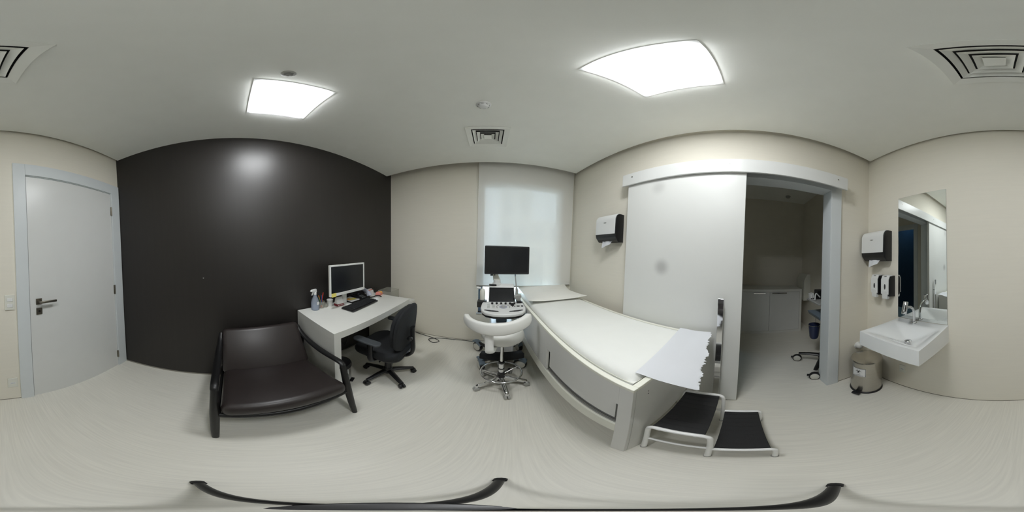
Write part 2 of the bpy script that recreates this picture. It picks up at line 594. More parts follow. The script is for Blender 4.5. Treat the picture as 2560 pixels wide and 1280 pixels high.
# ------------------------------------------------------------------ sliding door, its pelmet and the opening
slide_mat = material('white sliding leaf', (226, 227, 224), 0.36, noise=0.006)
d2 = setting('door_2', CD.at(0, 0), CD.rot)
MB().box(1.142, 2.172, -0.085, -0.045, 0.012, 2.13, 0.003).build('door_leaf', slide_mat, d2)
soft_marks(slide_mat, [((1.530, -0.085, 1.30), 0.10, 0.42), ((1.47, -0.085, 2.0), 0.10, 0.22)])
hd = MB().box(2.004, 2.046, -0.128, -0.118, 0.03, 1.10, 0.002).build('pull_handle', 'chrome', d2)
for z in (0.20, 0.92):
    MB().cyl((2.025, -0.119, z), (2.025, -0.086, z), 0.009).build('bracket', 'chrome', hd)
tr = setting('trim_1', CD.at(0, 0), CD.rot)
mb = MB().box(1.085, 3.035, -0.110, -0.092, 2.082, 2.212, 0.003).box(1.085, 3.035, -0.094, 0, 2.196, 2.212, 0.002)
mb.box(1.085, 1.100, -0.094, 0, 2.14, 2.2).box(3.020, 3.035, -0.094, 0, 2.14, 2.2)
mb.build('pelmet', 'lacquer', tr)
MB().box(1.11, 3.01, -0.075, -0.055, 2.135, 2.165).build('track', 'rail', tr)
for u in (1.20, 2.045, 2.93):
    MB().cyl((u, -0.110, 2.165), (u, -0.113, 2.165), 0.006).build('screw', 'satin', tr)
tr2 = setting('trim_2', CD.at(0, 0), CD.rot)
MB().box(2.93, 3.035, -0.018, 0, 0, 2.19, 0.003).box(2.918, 2.931, -0.018, 0.135, 0, 2.083, 0.002).build('jamb', 'casing', tr2)
MB().box(1.97, 2.06, -0.018, 0, 0, 2.19, 0.003).box(2.059, 2.072, -0.018, 0.135, 0, 2.083, 0.002).build('jamb', 'casing', tr2)
MB().box(2.06, 2.93, -0.018, 0.135, 2.083, 2.096).box(2.06, 2.93, -0.018, 0, 2.09, 2.19, 0.002).build('lintel', 'casing', tr2)

# ------------------------------------------------------------------ side room behind the opening
def room_wall(name, pts, mat, z0=0, z1=2.80):
    mb = MB().prism(pts, z0, z1)
    o = mb.build(name, mat, None, smooth=False)
    o.location = CD.at(0, 0); o.rotation_euler = (0, 0, CD.rot)
    o['kind'] = 'structure'
    return o
room_wall('wall_far', [(0.4, 2.10), (3.62, 2.10), (3.62, 2.22), (0.4, 2.22)], 'wall')
room_wall('wall_end', [(3.50, 0.12), (3.62, 0.12), (3.62, 2.10), (3.50, 2.10)], 'wall')
# partition with a doorway to a dark washroom
room_wall('wall_partition', [(1.75, 0.12), (1.85, 0.12), (1.85, 0.42), (1.75, 0.42)], 'wall')
room_wall('wall_partition', [(1.75, 1.12), (1.85, 1.12), (1.85, 2.10), (1.75, 2.10)], 'wall')
room_wall('wall_partition', [(1.75, 0.42), (1.85, 0.42), (1.85, 1.12), (1.75, 1.12)], 'wall', 2.10, 2.80)
room_wall('wall_washroom', [(0.55, 0.12), (0.60, 0.12), (0.60, 2.1), (0.55, 2.1)], 'navy')
room_wall('ceiling', [(0.5, 0.12), (3.62, 0.12), (3.62, 2.2), (0.5, 2.2)], 'ceiling', 2.72, 2.78)
tr3 = setting('trim_3', CD.at(0, 0), CD.rot)
MB().box(1.85, 1.868, 0.34, 0.43, 0, 2.18, 0.002).build('jamb', 'casing', tr3)
MB().box(1.85, 1.868, 1.11, 1.20, 0, 2.18, 0.002).build('jamb', 'casing', tr3)
MB().box(1.85, 1.868, 0.43, 1.11, 2.09, 2.18, 0.002).build('lintel', 'casing', tr3)
wl = bpy.data.lights.new('blue_fill_light', 'AREA')  # unseen light added to make the blue patch in the mirrored doorway
wl.shape = 'DISK'; wl.size = 0.18; wl.energy = 2.6; wl.color = (0.35, 0.68, 1.0)
wo = bpy.data.objects.new('blue_fill_light', wl)
COL.objects.link(wo)
wo.matrix_world = Matrix.Translation(CD.at(0.95, -1.45, 2.70)) @ Matrix.Rotation(CD.rot, 4, 'Z')

# ------------------------------------------------------------------ window, blind, outside
w1 = setting('window_1', BC.at(0, 0), BC.rot)
u0, u1, z0, z1 = 1.41, 2.58, 0.49, 2.37
mb = MB()
mb.box(u0, u0 + 0.06, 0.05, 0.10, z0, z1, 0.003).box(u1 - 0.06, u1, 0.05, 0.10, z0, z1, 0.003)
mb.box(u0 + 0.06, u1 - 0.06, 0.05, 0.10, z1 - 0.06, z1, 0.003).box(u0 + 0.06, u1 - 0.06, 0.05, 0.10, z0, z0 + 0.06, 0.003)
mb.build('window_frame', 'alu', w1)
MB().box(u0 + 0.055, u1 - 0.055, 0.072, 0.077, z0 + 0.055, z1 - 0.055).build('pane', 'glass', w1)
MB().box(u0 - 0.02, u1 + 0.02, -0.02, 0.05, z0 - 0.018, z0, 0.003).build('window_sill', 'sill', w1)

bl = thing('roller_blind', 'off-white translucent roller blind hanging over the window', 'blind', BC.at(0, 0), BC.rot)
mb = MB()
mb.box(1.385, 2.728, -0.032, -0.0305, 0.90, 2.72)
mb.build('fabric', 'blind', bl, smooth=False)
MB().box(1.385, 2.722, -0.036, -0.027, 0.886, 0.902, 0.003).build('bottom_rail', 'skirt', bl)
MB().cyl((1.385, -0.055, 2.73), (2.722, -0.055, 2.73), 0.024).build('roller', 'white_plastic', bl)

def block(name, x0, x1, y, dep, top, label, floors):
    b = thing(name, label, 'building', (0, y, -24))
    MB().box(x0, x1, 0, dep, 0, top + 24).build('wall', 'facade', b, smooth=False)
    win, slab = None, None
    w = x1 - x0
    cols = max(2, int(w / 1.6))
    for f in range(floors):
        zf = top + 24 - 2.9 * (f + 1)
        sl = MB().box(x0 - 0.1, x1 + 0.1, -0.5, 0, zf - 0.18, zf).build('balcony_slab', 'facade', b, smooth=False)
        for k in range(cols):
            xa = x0 + (k + 0.22) * w / cols
            fr = MB().box(xa, xa + 0.6 * w / cols, -0.03, 0.02, zf + 0.7, zf + 2.2).build('window', 'casing', b, smooth=False)
            MB().box(xa + 0.06, xa + 0.6 * w / cols - 0.06, -0.04, -0.03, zf + 0.76, zf + 2.14).build('pane', 'facade_glass', fr, smooth=False)
block('apartment_block', -1.5, 1.9, 17.0, 9, 19, 'tall pale apartment block seen dimly through the middle of the blind', 9)
block('apartment_block', 2.3, 9.0, 19.0, 9, 5.0, 'low pale apartment block seen dimly through the right side of the blind', 4)

# ------------------------------------------------------------------ ceiling lights, vents, detector, speaker
def ceiling_light(x, y, label):
    t = thing('ceiling_light', label, 'ceiling light', (x, y, CEIL), ROTC, 'square recessed ceiling lights')
    mb = MB()
    o, i = 0.200, 0.180
    for a in range(4):
        T = Matrix.Rotation(a * pi / 2, 4, 'Z')
        mb.prism([(-o, -o), (o, -o), (i, -i), (-i, -i)], -0.002, 0.004, T=T)
        mb.prism([(-0.185, -0.185), (0.185, -0.185), (0.180, -0.180), (-0.180, -0.180)], 0.004, 0.028, T=T)
    mb.build('frame', 'white_plastic', t, smooth=False)
    MB().box(-0.178, 0.178, -0.178, 0.178, -0.011, 0.004, 0.003).build('diffuser', 'lamp', t, smooth=False)
    return t
ceiling_light(*LAMPS[0], 'lit square ceiling light above the desk side, beside the dark wall')
ceiling_light(*LAMPS[1], 'lit square ceiling light above the bed and the white sliding door')

def ceiling_vent(x, y, label):
    t = thing('ceiling_vent', label, 'air vent', (x, y, CEIL), ROTC, 'square ceiling air vents')
    def ring(o, i, zo, zi, th):
        mb = MB()
        for a in range(4):
            T = Matrix.Rotation(a * pi / 2, 4, 'Z')
            v = [(-o, -o, zo), (o, -o, zo), (i, -i, zi), (-i, -i, zi)]
            v += [(p[0], p[1], p[2] + th) for p in v]
            f = [(0, 3, 2, 1), (4, 5, 6, 7), (0, 1, 5, 4), (1, 2, 6, 5), (2, 3, 7, 6), (3, 0, 4, 7)]
            vs, fs = mb._add(v, f, T)
            bmesh.ops.recalc_face_normals(mb.bm, faces=fs)
        return mb
    ring(0.182, 0.137, -0.012, -0.004, 0.008).build('vent_frame', 'ceiling', t, smooth=False)
    for k in range(3):
        ring(0.127 - 0.034 * k, 0.101 - 0.034 * k, -0.010, 0.012, 0.003).build('louver', 'ceiling', t, smooth=False)
    MB().box(-0.034, 0.034, -0.034, 0.034, -0.010, -0.006).build('centre_plate', 'ceiling', t, smooth=False)
    mb = MB().box(-0.148, 0.148, -0.148, 0.148, 0.075, 0.080)
    for a in range(4):
        mb.box(-0.148, 0.148, -0.148, -0.145, 0.002, 0.08, T=Matrix.Rotation(a * pi / 2, 4, 'Z'))
    mb.build('duct_box', 'black_plastic', t, smooth=False)
    return t
ceiling_vent(*VENTS[0], 'square white air vent in the ceiling in front of the window')
ceiling_vent(*VENTS[1], 'square white air vent in the ceiling between door and sink')

t = thing('smoke_detector', 'round white smoke detector on the ceiling above the ultrasound stool', 'smoke detector', (-0.205, 0.995, CEIL))
MB().lathe([(0.046, 0), (0.046, -0.008), (0.040, -0.012), (0, -0.012)]).build('base', 'white_plastic', t)
MB().lathe([(0.036, -0.012), (0.036, -0.016), (0.028, -0.030), (0.020, -0.036), (0, -0.037)]).build('sensing_head', 'white_plastic', t)
for k in range(8):
    a = k * pi / 4
    MB().box(-0.007, 0.007, -0.037, -0.034, -0.022, -0.017, T=Matrix.Rotation(a, 4, 'Z')).build('slot', 'grey_plastic', t)
t = thing('ceiling_speaker', 'small round grey perforated cover on the ceiling by the desk light', 'ceiling speaker', (-0.645, 0.165, CEIL))
MB().lathe([(0.031, 0), (0.031, -0.004), (0.027, -0.007), (0, -0.007)]).build('rim', 'grey_plastic', t)
for k in range(6):
    a = k * pi / 3
    MB().cyl((0.016 * cos(a), 0.016 * sin(a), -0.006), (0.016 * cos(a), 0.016 * sin(a), -0.009), 0.006, n=8).build('vent_hole', 'rail', t)
t = thing('smoke_detector', 'small round detector on the dark ceiling of the side room', 'smoke detector', CD.at(3.03, -1.77, 2.72))
MB().lathe([(0.05, 0), (0.05, -0.01), (0.035, -0.035), (0, -0.037)]).build('sensing_head', 'grey_plastic', t)

# ------------------------------------------------------------------ switches and sockets
def plate(name, label, cat, fr, u, z, w, h, kind):
    t = thing(name, label, cat, fr.at(u, 0, z), fr.rot)
    MB().box(-w / 2, w / 2, -0.009, 0, -h / 2, h / 2, 0.003).build('plate', 'ivory_plastic', t)
    if kind == 'switch':
        for s in (-1, 1):
            MB().box(-0.022, 0.022, -0.013, -0.009, s * 0.024 - 0.014, s * 0.024 + 0.014, 0.002).build('rocker', 'white_plastic', t)
    else:
        f = MB().box(-0.02, 0.02, -0.0105, -0.009, -0.012, 0.012, 0.001).build('socket', 'white_plastic', t)
        MB().box(-0.014, 0.014, -0.0112, -0.0104, -0.003, 0.003).build('slot', 'grey_plastic', f)
plate('light_switch', 'white double light switch beside the closed door', 'light switch', DA, 1.541, 1.067, 0.078, 0.122, 'switch')
plate('wall_socket', 'white wall socket low beside the closed door', 'socket', DA, 1.538, 0.250, 0.075, 0.122, 'socket')
plate('wall_socket', 'white wall socket low on the wall under the sink', 'socket', DA, 0.465, 0.268, 0.066, 0.098, 'socket')
t = thing('wall_plug', 'tiny pale wall plug left in the dark brown wall', 'wall plug', AB.at(0.92, 0, 1.156), AB.rot)
MB().cyl((0, 0, 0), (0, -0.003, 0), 0.005).build('cap', 'grey_plastic', t)

# ------------------------------------------------------------------ sink, tap, mirror
t = thing('wash_basin', 'white square wall-hung wash basin below the mirror', 'sink', DA.at(0.66, 0, 0.70), DA.rot)
bw = 0.232
u_d, v_d = 0.028, 0.255
def basin_top(a, b):
    x = -bw + 2 * bw * a
    v = 0.465 * b
    xa, xb, va, vb = -bw + 0.022, bw - 0.022, 0.10, 0.440
    f = min((x - xa) / (u_d - xa), (xb - x) / (xb - u_d), (v - va) / (v_d - va), (vb - v) / (vb - v_d))
    f = max(0.0, min(1.0, f))
    f = f * f * (3 - 2 * f) * 0.45 + f * 0.55
    return (x, -v, 0.168 - 0.085 * f)
mb = MB()
N = 28
g = [[mb.bm.verts.new(basin_top(i / N, j / N)) for j in range(N + 1)] for i in range(N + 1)]
for i in range(N):
    for j in range(N):
        mb.bm.faces.new((g[i][j], g[i + 1][j], g[i + 1][j + 1], g[i][j + 1]))
def lowz(p):
    return 0.005 + 0.048 * min(1, -p.y / 0.465)
rim = [g[i][0] for i in range(N + 1)] + [g[N][j] for j in range(1, N + 1)] + [g[i][N] for i in range(N - 1, -1, -1)] + [g[0][j] for j in range(N - 1, 0, -1)]
low = [mb.bm.verts.new((v.co.x, v.co.y, lowz(v.co))) for v in rim]
for i in range(len(rim)):
    j = (i + 1) % len(rim)
    mb.bm.faces.new((rim[i], rim[j], low[j], low[i]))
mb.bm.faces.new(low)
bmesh.ops.recalc_face_normals(mb.bm, faces=mb.bm.faces)
mb.build('basin', 'ceramic', t, ang=50)
MB().lathe([(0, 0.010), (0.022, 0.010), (0.026, 0.006), (0.026, -0.004), (0.018, -0.006)], c=(u_d, -v_d, 0.090)).build('drain_cap', 'chrome', t, label='round chrome drain cap')
fx = -0.045
fa = MB().lathe([(0.024, 0), (0.024, 0.006), (0.017, 0.012), (0.0, 0.012)], c=(fx, -0.055, 0.168)).build('tap', 'chrome', t, label='curved chrome push tap')
sp = spline([(fx, -0.055, 0.175), (fx, -0.056, 0.25), (fx, -0.070, 0.295), (fx, -0.110, 0.325), (fx, -0.165, 0.335)], 6)
MB().tube(sp, 0.011, n=12).build('spout', 'chrome', fa)
MB().cyl((fx, -0.200, 0.288), (fx, -0.172, 0.385), 0.020, 0.020, n=20, bev=0.002).build('push_head', 'chrome', fa)
MB().lathe([(0.03, 0.06), (0.03, -0.02), (0.022, -0.05), (0.022, -0.16), (0, -0.16)], c=(u_d, -0.16, 0.0)).build('trap', 'white_plastic', t)
t = thing('wall_mirror', 'tall frameless mirror on the wall above the sink', 'mirror', DA.at(0.650, 0, 1.445), DA.rot)
MB().box(-0.2345, 0.2345, -0.006, -0.0055, -0.570, 0.570).build('mirror_face', 'mirror', t, smooth=False)
MB().box(-0.235, 0.235, -0.0055, 0, -0.571, 0.571).build('backing', 'rail', t, smooth=False)
t = thing('pipe_cap', 'white round pipe cap on the right wall beside the sink', 'pipe cap', CD.at(3.275, 0, 0.455), CD.rot)
MB().cyl((0, 0, 0), (0, -0.06, 0), 0.034, 0.030, bev=0.008).build('cap', 'white_plastic', t)
MB().cyl((0, 0, 0), (0, -0.012, 0), 0.042, bev=0.003).build('flange', 'white_plastic', t)

# ------------------------------------------------------------------ dispensers
def towel_dispenser(fr, u, z, label):
    t = thing('towel_dispenser', label, 'towel dispenser', fr.at(u, 0, z), fr.rot, 'paper towel dispensers')
    prof = [(0, 0), (-0.075, 0.0), (-0.115, 0.045), (-0.125, 0.085), (-0.122, 0.215)] + \
           [(-0.052 - 0.070 * cos(radians(a)), 0.225 + 0.070 * sin(radians(a))) for a in (10, 30, 50, 70, 90)] + [(0, 0.295)]
    MB().prism(prof, -0.153, 0.153, axis='x', bev=0.006).build('housing', 'black_plastic', t, label='black back shell')
    out = [(-0.128, 0.082), (-0.126, 0.215)] + [(-0.052 - 0.075 * cos(radians(a)), 0.225 + 0.075 * sin(radians(a))) for a in (8, 25, 45, 65, 90)]
    inn = [(p[0] + 0.006 if i < 3 else p[0] + 0.004, p[1] - (0 if i < 3 else 0.006)) for i, p in enumerate(out)]
    MB().prism(out + inn[::-1], -0.147, 0.147, axis='x', bev=0.002).build('front_cover', 'white_plastic', t, label='white curved front cover')
    MB().prism([(0.020 * cos(a * pi / 8), 0.005 * sin(a * pi / 8)) for a in range(16)], -0.1305, -0.127, axis='y',
               T=Matrix.Translation((0, 0, 0.205))).build('badge', 'rail', t)
    def sheet(a, b):
        x = -0.072 + 0.144 * a
        return (x * (1 - 0.12 * b) - 0.01 * b, -0.085 - 0.012 * b + 0.004 * sin(9 * a), 0.012 - (0.034 + 0.040 * (1 - a)) * b)
    MB().grid(sheet, 8, 4).build('paper_towel', 'paper', t, label='white paper sheet hanging from the slot')
    return t
towel_dispenser(DA, 0.184, 1.405, 'black and white paper towel dispenser in the corner above two soap dispensers')
towel_dispenser(CD, 0.880, 1.512, 'black and white paper towel dispenser above the bed, beside the sliding door')
def soap_dispenser(u, label):
    t = thing('soap_dispenser', label, 'soap dispenser', DA.at(u, 0, 1.055), DA.rot, 'soap dispensers beside the mirror')
    MB().prism([(0, 0.015), (-0.085, 0.025), (-0.095, 0.06), (-0.095, 0.18), (-0.078, 0.212), (0, 0.215)], -0.042, 0.042, axis='x', bev=0.004).build('housing', 'black_plastic', t, label='black back shell')
    out = [(-0.104, 0.045), (-0.104, 0.180), (-0.084, 0.217), (-0.040, 0.221)]
    inn = [(-0.036, 0.213), (-0.078, 0.210), (-0.094, 0.178), (-0.094, 0.045)]
    c = MB().prism(out + inn, -0.0435, 0.0435, axis='x', bev=0.002).build('front_cover', 'white_plastic', t, label='white front cover')
    MB().prism([(0.009 * cos(a * pi / 6), 0.026 * sin(a * pi / 6)) for a in range(12)], -0.1055, -0.103, axis='y', T=Matrix.Translation((0.004, 0, 0.115))).build('level_window', 'ink', c)
    MB().box(-0.012, 0.012, -0.094, -0.08, 0.2085, 0.2135, 0.001, T=Matrix.Translation((0, -0.002, 0.002))).build('badge', 'rail', c)
    MB().prism([(-0.099, 0.0), (-0.104, 0.012), (-0.107, 0.075), (-0.098, 0.078), (-0.070, 0.03), (-0.070, 0.0)], -0.030, 0.030, axis='x', bev=0.003).build('push_lever', 'white_plastic', t)
soap_dispenser(0.200, 'black and white soap dispenser nearer the room corner, left of its twin')
soap_dispenser(0.334, 'black and white soap dispenser right beside the mirror edge')

# ------------------------------------------------------------------ pedal bins
t = thing('pedal_bin', 'steel pedal bin with biohazard sticker under the sink', 'bin', (1.213, -0.853, 0), radians(144.9 + 90 - 27))
MB().lathe([(0.0, 0.012), (0.134, 0.012), (0.136, 0.02), (0.136, 0.395), (0.130, 0.40), (0, 0.40)], n=40).build('body', 'steel', t)
MB().lathe([(0.140, 0.398), (0.142, 0.404), (0.142, 0.418), (0.138, 0.428), (0.10, 0.440), (0.05, 0.446), (0, 0.447)], n=40).build('lid', 'steel', t)
MB().lathe([(0, 0), (0.142, 0), (0.144, 0.006), (0.142, 0.016), (0.136, 0.02)], n=40).build('base_ring', 'black_plastic', t, label='black plastic base ring')
MB().prism([(-0.024, -0.135), (0.024, -0.135), (0.036, -0.170), (0.034, -0.188), (-0.034, -0.188), (-0.036, -0.170)], 0.012, 0.034, bev=0.005).build('pedal', 'black_plastic', t)
MB().box(-0.05, 0.05, 0.135, 0.158, 0.385, 0.415, 0.004).build('hinge', 'black_plastic', t)
RB = 0.1372
def wrap(p, r=RB):
    a = p.x / r
    return Vector((r * sin(a) * (1 + p.z / r), -r * cos(a) * (1 + p.z / r), p.y))
def wrapped(mb, r=RB):
    for v in mb.bm.verts:
        v.co = wrap(v.co, r)
    return mb
LZ = 0.305
def flat_quad(mb, x0, x1, y0, y1, z, n=10):
    for k in range(n):
        a, b = x0 + (x1 - x0) * k / n, x0 + (x1 - x0) * (k + 1) / n
        mb._add([(a, y0, z), (b, y0, z), (b, y1, z), (a, y1, z)], [(0, 1, 2, 3)])
    return mb
lb = wrapped(flat_quad(MB(), -0.064, 0.060, LZ - 0.055, LZ + 0.05, 0.0008)).build('hazard_label', 'white_card', t, label='white sticker with black biohazard sign')
mb = MB()
for x0_, x1_, y0_, y1_ in ((-0.062, 0.058, LZ + 0.046, LZ + 0.048), (-0.062, 0.058, LZ - 0.053, LZ - 0.051), (-0.062, -0.060, LZ - 0.053, LZ + 0.048), (0.055, 0.058, LZ - 0.053, LZ + 0.048)):
    flat_quad(mb, x0_, x1_, y0_, y1_, 0.0012, 12 if x1_ - x0_ > 0.01 else 1)
wrapped(mb).build('border', 'ink', lb)
mb = MB()
cx, cy = -0.004, LZ + 0.012
def band(cx, cy, r, w0, w1, a0, a1, n=14):
    """crescent: thick in the middle, pointed at the ends"""
    vs, fs = [], []
    for k in range(n + 1):
        a = radians(a0 + (a1 - a0) * k / n)
        w = w0 + (w1 - w0) * sin(pi * k / n)
        vs += [(cx + (r - w) * cos(a), cy + (r - w) * sin(a), 0.0013), (cx + r * cos(a), cy + r * sin(a), 0.0013)]
    fs = [(2 * k, 2 * k + 1, 2 * k + 3, 2 * k + 2) for k in range(n)]
    mb._add(vs, fs)
for k in range(3):
    d = 90 + 120 * k
    px, py = cx + 0.0145 * cos(radians(d)), cy + 0.0145 * sin(radians(d))
    band(px, py, 0.0155, 0.0006, 0.0052, d + 35, d + 325)
for k in range(3):
    d = 90 + 120 * k
    band(cx, cy, 0.0175, 0.0026, 0.0026, d + 22, d + 98)
    band(cx + 0.006 * cos(radians(d)), cy + 0.006 * sin(radians(d)), 0.0045, 0.0045, 0.0045, 0, 360, 10)
wrapped(mb).build('biohazard_sign', 'ink', lb)
for s, z_, sz in (('LIXO', LZ - 0.030, 0.015), ('INFECTANTE', LZ - 0.043, 0.0145)):
    text_mesh(s, sz, 'lettering', 'ink', lb, Matrix.Translation((-0.002, z_, 0.0013)), wrap)

t = thing('pedal_bin', 'small steel pedal bin with black lid under the desk', 'bin', AB.at(2.015, 0.41), AB.rot + 0.5)
MB().lathe([(0.0, 0.0), (0.100, 0.0), (0.102, 0.012), (0.098, 0.016), (0.096, 0.215), (0, 0.215)], n=32).build('body', 'chrome', t)
MB().lathe([(0.103, 0.212), (0.104, 0.240), (0.096, 0.256), (0.05, 0.265), (0, 0.267)], n=32).build('lid', 'black_plastic', t, label='black domed lid')
MB().box(-0.03, 0.03, -0.125, -0.095, 0.008, 0.022, 0.004).build('pedal', 'black_plastic', t)
MB().tube([(-0.104, 0, 0.205), (-0.118, -0.02, 0.15), (-0.118, 0.02, 0.12), (-0.104, 0, 0.09)], 0.004).build('handle', 'black_plastic', t)

# ------------------------------------------------------------------ desk and the pedestal beside it
DZ = 0.765
t = thing('desk', 'white desk with thick top standing against the dark wall', 'desk', AB.at(2.365, 0), AB.rot)
dx0, dx1 = 1.808 - 2.365, 2.925 - 2.365
MB().box(dx0, dx1, -0.615, -0.012, DZ - 0.062, DZ, 0.0008).build('tabletop', 'laminate', t)
MB().box(dx0, dx0 + 0.06, -0.615, -0.012, 0, DZ - 0.062, 0.0).build('side_panel', 'laminate', t)
MB().box(dx1 - 0.06, dx1, -0.60, -0.012, 0, DZ - 0.062, 0.002).build('side_panel', 'laminate', t)
MB().box(dx0 + 0.06, dx1 - 0.06, -0.04, -0.022, 0.42, DZ - 0.062, 0.002).build('back_panel', 'laminate', t)
t = thing('cable_bundle', 'black computer cables hanging in loops under the white desk', 'cable', AB.at(2.1, 0.06, 0.35), AB.rot)
for k in range(3):
    p = [(-0.12 + 0.1 * k, 0, 0.34), (-0.11 + 0.09 * k, -0.05, 0.12), (-0.03 + 0.1 * k, -0.10, -0.06 - 0.03 * k), (0.06 + 0.1 * k, -0.09, 0.02), (0.15 + 0.1 * k, -0.05, 0.13), (0.24 + 0.09 * k, -0.02, 0.34)]
    MB().tube(spline(p, 6), 0.006, n=6).build('cable', 'black_plastic', t)
t = thing('drawer_pedestal', 'white drawer pedestal on castors between desk and back wall', 'drawer unit', AB.at(3.178, 0), AB.rot)
MB().box(-0.205, 0.205, -0.465, -0.02, 0.075, 0.61, 0.003).build('carcass', 'laminate', t)
for k in range(3):
    d = MB().box(-0.203, 0.203, -0.480, -0.466, 0.085 + 0.175 * k, 0.253 + 0.175 * k, 0.002).build('drawer', 'laminate', t)
    MB().box(-0.06, 0.06, -0.488, -0.480, 0.222 + 0.175 * k, 0.232 + 0.175 * k, 0.002).build('handle', 'rail', d)
for sx in (-1, 1):
    for y in (-0.42, -0.07):
        mb = MB().cyl((sx * 0.17 - 0.012, y, 0.026), (sx * 0.17 + 0.012, y, 0.026), 0.026)
        mb.box(sx * 0.17 - 0.016, sx * 0.17 + 0.016, y - 0.02, y + 0.02, 0.05, 0.075)
        mb.build('castor', 'grey_plastic', t)

# ------------------------------------------------------------------ things on the desk
def on_desk(name, label, cat, u, v, rot=0.0, z=DZ):
    return thing(name, label, cat, AB.at(u, v, z), AB.rot + rot)
t = on_desk('computer_monitor', 'computer monitor with white bezel and dark screen on the desk', 'monitor', 2.315, 0.19, 0.0)
a, b, c, d = -0.246, 0.246, 0.145, 0.465
mb = MB().box(a, b, -0.012, 0.004, c, d, 0.003).box(a + 0.05, b - 0.05, 0.0, 0.035, c + 0.04, d - 0.06, 0.012)
mb.build('housing', 'ivory_plastic', t)
mb = MB().box(a, b, -0.020, -0.011, c, c + 0.030, 0.002).box(a, b, -0.020, -0.011, d - 0.017, d, 0.002)
mb.box(a, a + 0.017, -0.020, -0.011, c + 0.03, d - 0.017, 0.002).box(b - 0.017, b, -0.020, -0.011, c + 0.03, d - 0.017, 0.002)
mb.build('bezel', 'white_plastic', t)
MB().box(a + 0.016, b - 0.016, -0.0155, -0.012, c + 0.029, d - 0.016).build('screen', 'screen', t)
MB().cyl((0, -0.020, c + 0.014), (0, -0.0215, c + 0.014), 0.004, n=10).build('power_button', 'grey_plastic', t)
MB().box(-0.020, 0.040, 0.06, 0.085, 0.012, 0.30, 0.008).build('neck', 'white_plastic', t)
MB().box(-0.022, 0.045, -0.02, 0.12, 0, 0.014, 0.004).build('foot', 'white_plastic', t)

t = on_desk('keyboard', 'black computer keyboard lying on the white desk', 'keyboard', 2.408, 0.295, 0.093)
MB().box(-0.218, 0.218, -0.080, 0.080, 0.004, 0.020, 0.006).build('body', 'black_plastic', t)
keys = []
for row in range(5):
    for kx in range(15):
        x = -0.200 + kx * 0.0285
        if row == 0 and 3 < kx < 9: continue
        k = MB().box(x - 0.012, x + 0.012, -0.061 + row * 0.027, -0.038 + row * 0.027, 0.019, 0.026, 0.002, 1)
        if not keys:
            keys.append(k.build('key', 'black_fabric', t)); k0 = keys[0]; kx0, r0 = kx, row
        else:
            k.bm.free()
            copy_part(k0, t, ((kx - kx0) * 0.0285, (row - r0) * 0.027, 0))
kk = MB().box(-0.098, 0.058, -0.061, -0.038, 0.019, 0.026, 0.002, 1).build('space_bar', 'black_fabric', t)

t = on_desk('desk_phone', 'black desk phone with silver grey handset beside the monitor', 'telephone', 2.605, 0.108, 0.0)
MB().prism([(-0.085, 0), (-0.085, 0.022), (0.085, 0.06), (0.095, 0.055), (0.095, 0)], -0.10, 0.085, axis='x', bev=0.006).build('base', 'black_plastic', t)
sl = Matrix.Translation((0, -0.085, 0.022)) @ Matrix.Rotation(atan2(0.038, 0.17), 4, 'X')
k0 = None
for i in range(3):
    for j in range(4):
        x, y = -0.035 + i * 0.022, 0.022 + j * 0.019
        if k0 is None:
            k0 = MB().box(-0.008, 0.008, -0.006, 0.006, 0, 0.004, 0.001, 1, T=None).build('key', 'key', t)
            k0.matrix_local = sl @ Matrix.Translation((x, y, 0))
        else:
            c = k0.copy(); COL.objects.link(c); c.parent = t
            c.matrix_local = sl @ Matrix.Translation((x, y, 0))
MB().box(-0.085, 0.02, 0.105, 0.150, 0.0, 0.003, 0.001, T=sl).build('display', 'screen', t)
hp = spline([(0.030, -0.112, 0.048), (0.036, -0.095, 0.074), (0.056, -0.02, 0.098), (0.072, 0.06, 0.112), (0.076, 0.085, 0.098)], 5)
MB().tube(hp, [0.034, 0.034, 0.028, 0.027, 0.028, 0.034, 0.034], n=12, flat=0.75).build('handset', 'silver_grey', t, label='silver grey handset')

t = on_desk('spray_bottle', 'clear spray bottle with white trigger on the desk end', 'spray bottle', 1.970, 0.085, 0.2)
MB().lathe([(0, 0), (0.036, 0), (0.040, 0.006), (0.040, 0.075), (0.034, 0.11), (0.018, 0.15), (0.014, 0.17), (0, 0.17)], n=24).build('bottle', 'clear_bottle', t)
MB().lathe([(0, 0.003), (0.035, 0.003), (0.0385, 0.01), (0.0385, 0.05), (0, 0.05)], n=24).build('liquid', 'liquid', t)
MB().lathe([(0.017, 0.165), (0.017, 0.19), (0.012, 0.195), (0, 0.195)], n=20).build('collar', 'white_plastic', t)
mb = MB().prism([(0.022, 0.19), (0.016, 0.222), (-0.045, 0.222), (-0.055, 0.212), (-0.055, 0.204), (-0.018, 0.200), (-0.014, 0.188)], -0.011, 0.011, axis='x', bev=0.003, T=Matrix.Rotation(-1.5, 4, 'Z'))
mb.build('spray_head', 'white_plastic', t)
MB().prism([(-0.018, 0.200), (-0.030, 0.200), (-0.046, 0.165), (-0.040, 0.163)], -0.005, 0.005, axis='x', T=Matrix.Rotation(-1.5, 4, 'Z')).build('trigger', 'white_plastic', t)
MB().box(-0.014, 0.016, -0.0412, -0.0385, 0.062, 0.092, T=Matrix.Rotation(0.1, 4, 'Z')).build('sticker', 'white_card', t)

